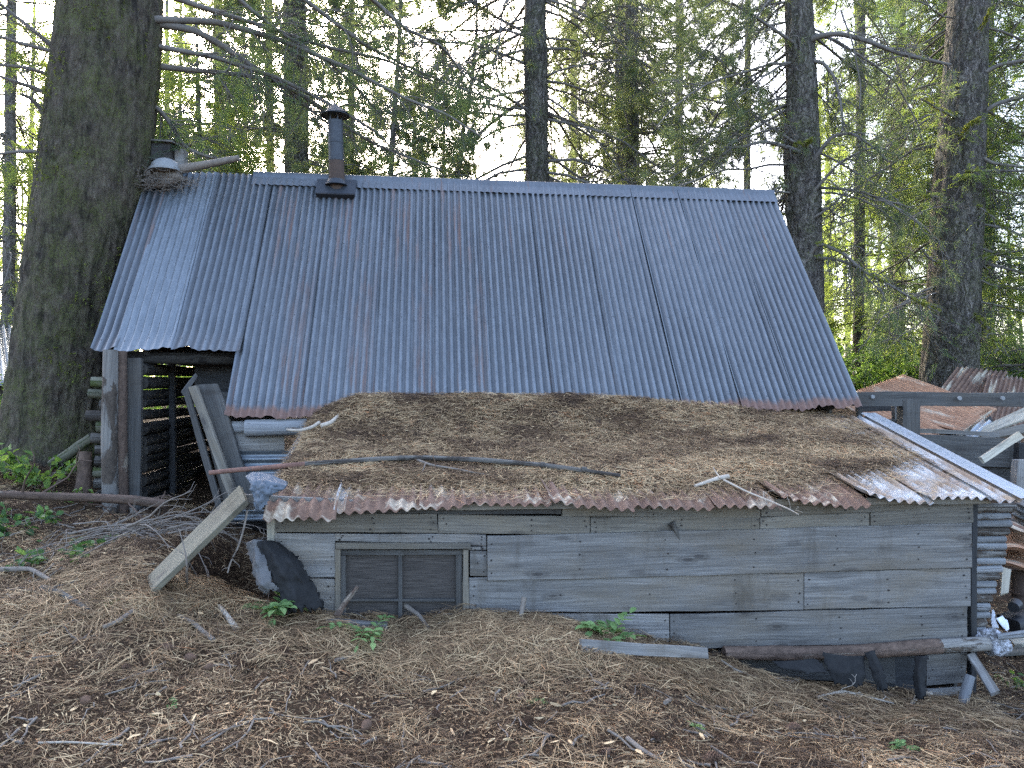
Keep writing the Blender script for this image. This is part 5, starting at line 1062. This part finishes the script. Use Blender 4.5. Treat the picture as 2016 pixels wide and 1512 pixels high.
# ------------------------------------------------------------------ sticks, logs and boards on the ground
def gp(px, py, dz=.02): return gpix(px, py, dz=dz)
stick('fallen_log', 'long slim fallen log lying in front of the doorway posts', [P(-40,972,6.1), P(60,976,6.15), P(180,980,6.2), P(260,984,6.2), P(326,993,6.2)], .030, .040, 'log_bark', 'log', .1, twigs=6)
SK = [('mossy leaning log end beside the huge fir base', [P(104,915,7.2), P(140,890,7.15), P(184,860,7.1)], .05, .048, 'log_moss', 0), ('splintered brown stump snag below the mossy leaning log', [P(160,1000,6.8), P(165,940,6.85), P(168,890,6.9)], .075, .05, 'log_bark', 0),
  ('broken dark branch on the bank above the bare soil', [gp(85,1170), gp(120,1185,.04), gp(175,1215)], .022, .016, 'log_dark', 2), ('curved grey branch on the bank at the left edge', [gp(0,1130), gp(60,1132,.04), gp(100,1150)], .018, .012, 'stick', 3),
  ('bleached branch stub standing in the left needle heap', [gp(432,1205,.02), gp(445,1225,.04), gp(466,1248,.02)], .014, .018, 'stick_pale', 0), ('long thin stick lying below the left needle heap', [gp(350,1222), gp(380,1240,.03), gp(420,1270)], .012, .014, 'stick', 1),
  ('dark stick poking out of the middle needle heap', [gp(795,1210,.06), gp(825,1228,.05), gp(850,1255,.02)], .017, .010, 'stick', 0), ('long straight pale stick in the left foreground', [gp(75,1472,.012), gp(130,1470,.02), gp(240,1476,.012)], .005, .004, 'stick_pale', 0),
  ('pale curved branch tip beside the buried wall corner', [gp(1310,1395,.03), P(1350,1360,4.9), P(1385,1352,4.95), P(1410,1372,4.95)], .012, .006, 'stick', 3), ('barkless branch lying by the lower right wall corner', [gp(1795,1395,.02), gp(1810,1378,.05), gp(1835,1378,.04)], .014, .008, 'stick_pale', 3),
  ('dark stick lying in the right foreground needles', [gp(1235,1465), gp(1270,1490,.02), gp(1300,1508)], .011, .008, 'stick', 1), ('short thick stick left of the pale seedling by the window', [gp(205,1245), gp(230,1238,.03), gp(262,1215)], .014, .012, 'stick', 0),
  ('small grey stick lying on the needles under the window', [gp(660,1308), gp(680,1305,.02), gp(705,1300)], .010, .008, 'stick', 0), ('thin dead twig trailing below the sill log', [P(1420,1300,4.96), P(1450,1320,4.9), P(1520,1345,4.9), P(1590,1365,4.9)], .006, .004, 'stick', 5), ('forked dead twig in front of the lower right boards', [gp(1610,1380,.02), P(1660,1360,4.95), P(1720,1375,4.9), P(1760,1385,4.9)], .008, .005, 'stick_pale', 5)]
for lb, pts, r0, r1, mt, tw_ in SK: stick('fallen_stick', lb, pts, r0, r1, mt, 'stick', .14, tw_, 'sticks fallen around the cabin')
def f(mb):
    S = np.stack([P(R.uniform(110, 330), R.uniform(1000, 1075), R.uniform(5.5, 6.0)) for _ in range(46)]); S[:, 2] = gz(S[:, 0], S[:, 1]) + rng.uniform(.0, .12, 46)
    a = rng.normal(-.4, .9, 46); P2, R2 = grow(S, np.stack([np.cos(a), np.sin(a) * .7, rng.uniform(-.05, .4, 46)], 1), rng.uniform(.3, .9, 46), rng.uniform(.004, .011, 46), 9, .06, .13, .3); v, q = tubes(P2, R2, 6); mb.add(v, q)
    s, d, l, r_ = shoots(P2, R2, 4, .2, 1, .8, .4); P3, R3 = grow(s, d, l, .003, 6, .03, .2, .5); v, q = tubes(P3, R3, 4); mb.add(v, q)
one('brush_pile', 'tangle of dead grey branches on the bank below the fallen log', 'brush pile', f, [M['stick']])
plank('ground_board', 'long dark board edged with pale wood lying against the needle heap', (P(1142,1284,4.44), P(1142,1256,4.46), P(1392,1298,4.66), P(1392,1276,4.68)), th=.03, mat='wood')
plank('ground_board', 'short board with a pale edge lying below the window', (P(640,1232,4.72), P(640,1219,4.72), P(762,1236,4.76), P(762,1225,4.76)), th=.05, mat='wood')
stick('wooden_stake', 'brown wooden stake leaning against the window', [P(655,1225,4.78), P(680,1185,4.82), P(704,1155,4.88)], .022, .012, 'log_bark', 'stake', .18)
stick('wooden_stake', 'small dark stub poking up from the needles right of the window', [P(1025,1215,4.88), P(1032,1176,4.93)], .014, .018, 'stick', 'stake', .2)
stick('wood_shard', 'dark pointed wood shard nailed on the upper board wall', [hp(1322,1029,-.03), hp(1332,1046,-.035), hp(1338,1063,-.03)], .026, .004, 'log_dark', 'shard', .2)
plank('leaning_plank', 'grey plank leaning off the lower right corner of the shed', (P(1968,1362,5.2), P(1952,1368,5.2), P(1918,1285,5.45), P(1904,1290,5.45)), th=.03, mat='wood')
stick('log_stub', 'split grey stub standing at the lower right corner of the board wall', [P(1893,1400,5.25), P(1900,1365,5.3), P(1910,1330,5.33)], .035, .034, 'log_grey', 'stub', .06)
for lb, cols in (('black felt sheet draped widest under the sill log', [[(1620,1285,5.02),(1628,1320,4.97),(1640,1345,4.96)],[(1660,1290,5.0),(1668,1325,4.93),(1680,1352,4.93)],[(1700,1290,5.02),(1704,1325,4.96),(1700,1348,4.95)]]), ('black felt strip hanging under the middle of the sill log', [[(1700,1285,5.0),(1715,1320,4.95),(1728,1362,4.94)],[(1712,1282,4.98),(1730,1318,4.92),(1738,1360,4.92)],[(1722,1280,5.02),(1745,1330,4.97),(1748,1358,4.96)]]),
    ('black felt strip hanging beside the square skirting board', [[(1800,1290,5.05),(1796,1330,5.02),(1802,1375,5.0)],[(1812,1290,5.0),(1808,1330,4.96),(1812,1378,4.96)],[(1824,1290,5.05),(1820,1330,5.01),(1822,1372,5.0)]]), ('limp black felt under the bark end of the sill log', [[(1520,1302,5.0),(1530,1312,4.96),(1540,1316,4.95)],[(1570,1300,4.98),(1575,1318,4.92),(1585,1324,4.92)],[(1610,1298,5.0),(1622,1316,4.97),(1635,1322,4.96)]])):
    o = cloth('felt_scrap', lb, cols, 'felt', 'roofing felt', .016, 7); o['group'] = 'felt scraps under the sill log'
# ------------------------------------------------------------------ the pen and the wreckage on the right
pen = empty('wooden_pen', P(1790, 900, 7.9), 'dark plank pen with a heavy black rail right of the cabin', 'pen')
def pb(name, a, b, h, th=.04, mat='wood_dark', n=None, hb=None):
    a, b = P(*a), P(*b); mb = MB(); board(mb, a, b, V(0, 0, h), V(0, 0, hb or h), V(0, -1, 0) if n is None else n, th, .006); o = mb.build(name, [M[mat]], pen); return o
o = pb('rail', (1680,785,7.75), (2060,787,7.95), .14, .09, 'wood_dark')
for px in (1717, 1888, 1973): mb = MB(); c = P(px, 781 + (px > 1800) * 3, 7.72 + .1 * (px - 1700) / 300); frustum(mb, c, c + V(0, -.02, 0), .022, .02, 14); mb.build('bolt', [M['enamel']], o)
mb = MB(); board(mb, P(1788,960,7.82), P(1788,786,7.82), V(.18, 0, 0), V(.18, 0, 0), V(0, -1, 0), .13, .006); mb.build('post', [M['wood_dark']], pen)
mb = MB(); board(mb, P(1768,845,8.4), P(1766,788,8.4), V(.09, 0, 0), V(.09, 0, 0), V(0, -1, 0), .08, .006); o = mb.build('post', [M['wood']], pen); o['label'] = 'pale post behind the black one'
mb = MB(); board(mb, P(1692,850,8.2), P(1692,800,8.2), V(.05, 0, 0), V(.05, 0, 0), V(0, -1, 0), .05, .006); mb.build('post', [M['wood_dark']], pen)
pb('side_plank', (1685,800,8.6), (1770,798,8.6), .13, .03, 'wood_dark'); pb('side_plank', (1635,828,8.1), (1790,838,8.1), .10, .03, 'wood_dark'); pb('side_plank', (1805,848,8.0), (1965,856,8.0), .05, .03, 'wood')
pb('side_plank', (1640,848,7.9), (1740,853,7.9), .13, .03, 'wood_dark'); pb('side_plank', (1736,880,7.95), (2006,893,7.95), .30, .035, 'wood_dark'); pb('side_plank', (1736,940,8.0), (2006,945,8.0), .3, .035, 'wood_dark')
mb = MB(); board(mb, P(2005,1010,7.8), P(2009,872,7.8), V(.09, 0, 0), V(.09, 0, 0), V(0, -1, 0), .09); mb.build('post', [M['wood_black']], pen)
plank('tilted_board', 'short pale grey board tilted against the pen', (P(1936,912,7.4), P(1928,900,7.4), P(2014,862,7.55), P(2004,850,7.55)), th=.03, mat='wood_pale')
plank('end_post', 'weathered grey post at the right edge of the photo', (P(1992,1000,7.3), P(2024,1000,7.3), P(1998,905,7.3), P(2030,905,7.3)), th=.1, mat='wood')
def tin(name, label, A, B, D, pitch=.078, amp=.017, mat='rust_orange', along=True, sag=.03, cat='roof sheet'):
    """fallen corrugated sheet: A corner, B along the ribs, D across them"""
    A, B, D = map(np.asarray, (A, B, D)); w_ = np.linalg.norm(D - A); n = nrm(np.cross(B - A, D - A)); n = n if n[2] > 0 else -n; ph = R.random() * 20
    def S(U, T):
        p = A + (B - A) * T[..., None] + (D - A) * (U / w_)[..., None]; b_ = sag * (4 * T * (1 - T)) + .03 * vnoise(np.stack([U * 1.5 + ph, T * 2, T * 0], -1)); return p + n * b_[..., None], np.broadcast_to(n, p.shape), 1.
    mb = MB(); corr_sheet(mb, S, 0, w_, pitch, amp, nt=16, per=8, uvf=lambda U, T: np.stack([U, T * np.linalg.norm(B - A)], -1)); o = mb.build(name, [M[mat]], None, True); md = o.modifiers.new('thickness', 'SOLIDIFY'); md.thickness = .002; return tag(o, label, cat)
shed = empty('collapsed_shed', P(1850, 900, 11), 'collapsed little shed under an orange rusted gable roof', 'shed')
o = tin('roof_sheet', None, P(1776,736,12.6), P(1950,806,11.2), P(1640,790,11.6), sag=.0); o.parent = None
def into(o, root):                                   # hang a finished world-space mesh on its thing
    co = np.empty(len(o.data.vertices) * 3, np.float32); o.data.vertices.foreach_get('co', co); co = co.reshape(-1, 3) - np.array(root.location, np.float32); o.data.vertices.foreach_set('co', co.ravel()); o.data.update(); o.parent = root
    for k in ('label', 'category', 'group'):
        if k in o: del o[k]
o['category'] = 'x'; into(o, shed)
o = tin('roof_sheet', None, P(1700,795,11.6), P(1893,856,10.4), P(1776,752,12.4), sag=.0); o['category'] = 'x'; into(o, shed)
mb = MB(); board(mb, P(1950,812,11.15), P(1890,856,10.38), V(0, 0, .05), V(0, 0, .05), nrm(V(1, -.6, .2)), .03, .012); mb.build('barge_board', [M['wood_pale']], shed)
mb = MB(); a = [P(1948,815,11.2), P(1895,858,10.45), P(1905,905,10.45), P(1985,880,11.2)]; mb.add(np.array(a + [q + V(-.1, .2, 0) for q in a]), [[0, 1, 2, 3], [7, 6, 5, 4], [0, 4, 5, 1], [1, 5, 6, 2], [2, 6, 7, 3], [3, 7, 4, 0]]); mb.build('gable_wall', [M['wood_black']], shed)
tin('rusty_sheet', 'grey brown rusty sheet leaning with its ribs slanting, behind the orange roof', P(1838,785,12.4), P(1885,724,13.2), P(1945,790,12.3), mat='rust_roof', sag=.02)
tin('rusty_sheet', 'wide dark ribbed rusty sheet behind the black rail at the right edge', P(1915,835,11.6), P(1945,738,12.8), P(2085,850,11.6), mat='rust_roof', sag=.02)
tin('rusty_sheet', 'pale fallen sheet lying against the collapsed gable', P(1900,862,10.2), P(1935,826,10.6), P(1950,870,10.0), mat='rust_pale', sag=.02)
plank('fallen_board', 'wide pale fallen board sloping down from the right edge behind the pen', (P(1925,862,9.6), P(1935,842,9.8), P(2030,822,9.9), P(2035,795,10.2)), th=.03, mat='wood_pale')
plank('fallen_board', 'pinkish grey fallen board below the wide pale one', (P(1932,868,9.3), P(1930,856,9.4), P(2035,850,9.5), P(2035,832,9.6)), th=.03, mat='wood_warm')
tin('rusty_sheet', 'rusty sheet edge jutting in at the right below the shed eave', P(1997,985,6.0), P(2050,1005,5.8), P(1990,1025,6.2), mat='rust_pale', sag=.01)
for k, (lb, a, b, d, mt) in enumerate([('uppermost brown sheet of the scrap heap at the right edge', (1968,1040,6.6), (2060,1065,6.3), (1975,1015,7.2), 'rust_roof'), ('orange brown sheet in the middle of the scrap heap at the right edge', (1962,1075,6.5), (2060,1110,6.2), (1968,1045,7.1), 'rust_orange'), ('lowest rusty sheet of the scrap heap at the right edge', (1965,1108,6.4), (2060,1150,6.1), (1970,1078,7.0), 'rust_orange')]):
    o = tin('scrap_sheet', lb, P(*a), P(*b), P(*d), mat=mt, sag=.02); o['group'] = 'rusty sheets of the scrap heap'
plank('white_board', 'upright white board end in the scrap heap beside the pole ends', (P(1968,1172,6.2), P(1984,1168,6.2), P(1972,1118,6.3), P(1990,1122,6.3)), th=.03, mat='wood_pale')
def f(mb): frustum(mb, P(2016,1205,6.3), P(2018,1128,6.4), .085, .10, 28); frustum(mb, P(2016,1168,6.34), P(2016,1165,6.34), .102, .102, 28)
one('rusty_drum', 'small brown rusted drum cut off by the right edge', 'drum', f, [M['iron_rust']])
cloth('plastic_scrap', 'torn white plastic panel pointing up beside the lowest pole ends', [[(1952,1236,5.9),(1950,1220,5.95),(1954,1200,6.0)],[(1966,1236,5.88),(1960,1222,5.93),(1958,1204,5.98)]], 'plastic', 'plastic scrap', .006, 6)
cloth('plastic_scrap', 'larger white leaf shaped plastic scrap lying in the scrap heap', [[(1960,1218,5.8),(1972,1235,5.75),(1982,1243,5.7)],[(1972,1212,5.85),(1982,1222,5.8),(1984,1240,5.72)]], 'plastic', 'plastic scrap', .006, 6)
def f(mb): quadbox(mb, P(2008,1222,5.9), .22, .2, .11, (nrm(V(1, .3, .2)), nrm(V(-.3, 1, 0)), nrm(V(-.2, 0, 1))), 0, .012); frustum(mb, P(1995,1196,5.85), P(2000,1190,5.9), .04, .05, 18)
one('black_bin', 'black plastic bin lying on its side in the scrap heap', 'bin', f, [M['black']])
def f(mb):
    log(mb, [P(1925,1255,5.6), P(1945,1260,5.55), P(1968,1270,5.5), P(1990,1272,5.48)], [.06, .085, .08, .035], 28, .32, 0, 0, step=.012, freq=20)
one('root_burl', 'pale ash grey rotten root burl beyond the end of the sill log', 'root', f, [M['root']])
stick('grey_pole', 'grey pole resting on the root burl at the right edge', [P(1965,1254,5.45), P(2000,1250,5.4), P(2050,1243,5.35)], .022, .028, 'log_grey', 'pole', .05)
for lb, px, py in (('flat pale wood slab on the ground at the right edge', 2012, 1275), ('flat brown wood slab beside the root burl', 1992, 1292)):
    p = gp(px, py, .03); plank('wood_slab', lb, (p + V(-.1, -.06, 0), p + V(-.08, .06, .02), p + V(.12, -.05, .01), p + V(.1, .06, .03)), N=V(0, -.1, 1), th=.03, mat='wood_pale' if px > 2000 else 'wood_warm')
# roofed building far left
bl = empty('far_shed', P(0, 800, 10.9), 'blue grey metal roofed outbuilding glimpsed at the left edge', 'shed')
o = tin('roof', None, P(-120,758,10.5), P(-110,636,12.8), P(45,760,10.5), pitch=.1, amp=.02, mat='galv_clean', sag=0); o['category'] = 'x'; into(o, bl)
mb = MB(); board(mb, P(-120,790,10.9), P(35,790,10.9), V(0, 0, .5), V(0, 0, .5), V(0, -1, 0), .1); mb.build('wall', [M['wood_dark']], bl)

# ------------------------------------------------------------------ small plants and cones
def seedling(label, px, py, h, n, size, Y0=None):
    b = gp(px, py, .025) if Y0 is None else P(px, py, Y0); root = empty('seedling', b, label, 'seedling', 'green seedlings along the wall'); a = rng.uniform(0, 6.28, n); D = np.stack([np.cos(a) * .75, np.sin(a) * .75, rng.uniform(.9, 1.9, n)], 1)
    P1, R1 = grow(np.tile(b - V(0, 0, .05), (n, 1)), D, h * rng.uniform(.8, 1.25, n), .0026, 8, .16, .06); mb = MB(); v, f_ = tubes(P1, R1, 5); mb.add(v, f_); mb.build('stem', M['leaf_new'], root, True)
    lf = MB(); T = nrm(P1[:, 1:] - P1[:, :-1]); sd = nrm(np.cross(T, V(0, 0, 1))); C, Dd = [], []
    for k in (3, 4, 5, 6):
        for sg in (-1, 1): C.append(P1[:, k]); Dd.append(nrm(T[:, k - 1] * .55 + sg * sd[:, k - 1]))
    C.append(P1[:, 7]); Dd.append(T[:, 6]); C, Dd = np.concatenate(C), np.concatenate(Dd); s = nrm(np.cross(Dd, V(0, 0, 1) + .2 * rng.normal(size=C.shape))); z = size * rng.uniform(.75, 1.2, (len(C), 1)); dn_ = V(0, 0, -1)
    prof = [(0, 0, 0), (.25, .2, .03), (.55, .24, .02), (.8, .14, -.03), (1, 0, -.10)]
    mid = [C + Dd * z * t + dn_ * z * (.0 - d_) for t, w_, d_ in prof]; le = [m_ + s * z * w_ + V(0, 0, 1) * z * .06 * (w_ > 0) for m_, (t, w_, d_) in zip(mid, prof)]; ri = [m_ - s * z * w_ + V(0, 0, 1) * z * .06 * (w_ > 0) for m_, (t, w_, d_) in zip(mid, prof)]
    v = np.stack(mid + le + ri, 1).reshape(-1, 3); k = np.arange(len(C))[:, None] * 15; f_ = np.concatenate([k + np.array(q) for i_ in range(4) for q in ([i_, i_ + 1, 6 + i_, 5 + i_], [i_ + 1, i_, 10 + i_, 11 + i_])])
    lf.add(v, f_, 0, np.repeat(rng.uniform(0, 1, len(C)), 15)); lf.build('foliage', M['leaf_new'], root, True); return root
seedling('bushy light green seedling below the black felt', 537, 1218, .19, 9, .085); seedling('sparse light green seedling below the window', 728, 1258, .26, 6, .06); seedling('light green seedling at the end of the long ground board', 1196, 1268, .22, 8, .08)
seedling('tiny seedling in front of the right end of the board wall', 1368, 1432, .07, 5, .035); seedling('small yellow green seedling in the bottom right foreground', 1780, 1478, .08, 6, .03); seedling('tiny pale sprout on the left foreground needles', 335, 1390, .045, 6, .022); seedling('tiny pale sprout left of the propped plank foot', 222, 1190, .05, 6, .03); seedling('tiny pale sprout below the long ground board', 1478, 1388, .05, 6, .028); seedling('tiny sprout in the middle needle heap', 1058, 1385, .05, 5, .028); seedling('tiny pale sprout under the short ground board', 650, 1258, .045, 5, .028)
def bramble(label, px, py, Y, rad, h, n, size, mat='leaf_dark'):
    b = P(px, py, Y); b[2] = gz(b[0], b[1]); return shrub('bramble', label, b[0], b[1], rad, h, n, size, mat, 10, cat='bramble')
bramble('leafy bramble in front of the base of the huge fir', 75, 960, 6.9, .34, .42, 300, .085, 'leaf'); bramble('dark green bramble sprawling at the left edge below the fallen log', 15, 1040, 5.9, .38, .22, 200, .075); bramble('low dark bramble on the bank left of the propped plank', 125, 1110, 5.3, .30, .14, 170, .07); bramble('small bramble sprig beside the brush pile', 185, 1085, 5.5, .14, .12, 46, .07); bramble('thin green bramble between the fir base and the corner posts', 145, 980, 6.8, .18, .2, 90, .06, 'leaf'); bramble('green weeds behind the grey plank at the lower right', 2000, 1330, 5.9, .22, .12, 110, .05, 'leaf')
# one cone, copied
def f(mb):
    for k in range(9):
        z = -.03 + .0072 * k; r = .021 * math.sin(math.pi * (k + .9) / 9.6) + .004; n = 9
        for q in range(n):
            a = (q + .5 * (k % 2)) / n * 6.283; d = V(math.cos(a), math.sin(a), 0); t = V(-math.sin(a), math.cos(a), 0); c = V(0, 0, z); w_ = r * .36
            mb.add([c + d * r * .3 - t * w_ * .6, c + d * r * .3 + t * w_ * .6, c + d * r + t * w_ + V(0, 0, .008), c + d * (r * 1.1) + V(0, 0, .012), c + d * r - t * w_ + V(0, 0, .008), c + d * r * .3 - t * w_ * .6 - V(0, 0, .004), c + d * r * .3 + t * w_ * .6 - V(0, 0, .004), c + d * r * .9 + V(0, 0, .002)], [[0, 1, 2, 3, 4], [5, 7, 6], [1, 6, 7, 2], [4, 7, 5, 0], [2, 7, 3], [3, 7, 4]], 0)
    log(mb, [V(0, 0, -.032), V(0, 0, .034)], [.009, .005], 8, .05, step=.01)
cone = one('pine_cone', 'small brown pine cone lying in the needle litter', 'pine cone', f, [M['cone']], False, 'pine cones on the ground')
cpx = [(325,1282),(375,1308),(248,1325),(410,1325),(478,1318),(690,1275),(640,1196),(1030,1355),(1025,1380),(1040,1430),(720,1440),(560,1290),(940,1290),(1290,1460),(860,1415),(1560,1440),(1190,1490),(170,1390),(1400,1500),(330,1290)]
for k, (px, py) in enumerate(cpx):
    o = cone if k == 0 else cone.copy()
    if k: COL.objects.link(o)
    o.location = gp(px, py, .018); o.rotation_euler = (R.uniform(1.2, 1.9), R.uniform(-.3, .3), R.uniform(0, 6.28)); o.scale = (R.uniform(.75, 1.15),) * 3
o = cone.copy(); COL.objects.link(o); o.location = lp(1860, 930, .03); o.rotation_euler = (1.5, 0, 2.2); o['label'] = 'dark pine cone lying on the bare right end of the lean-to roof'; del o['group']
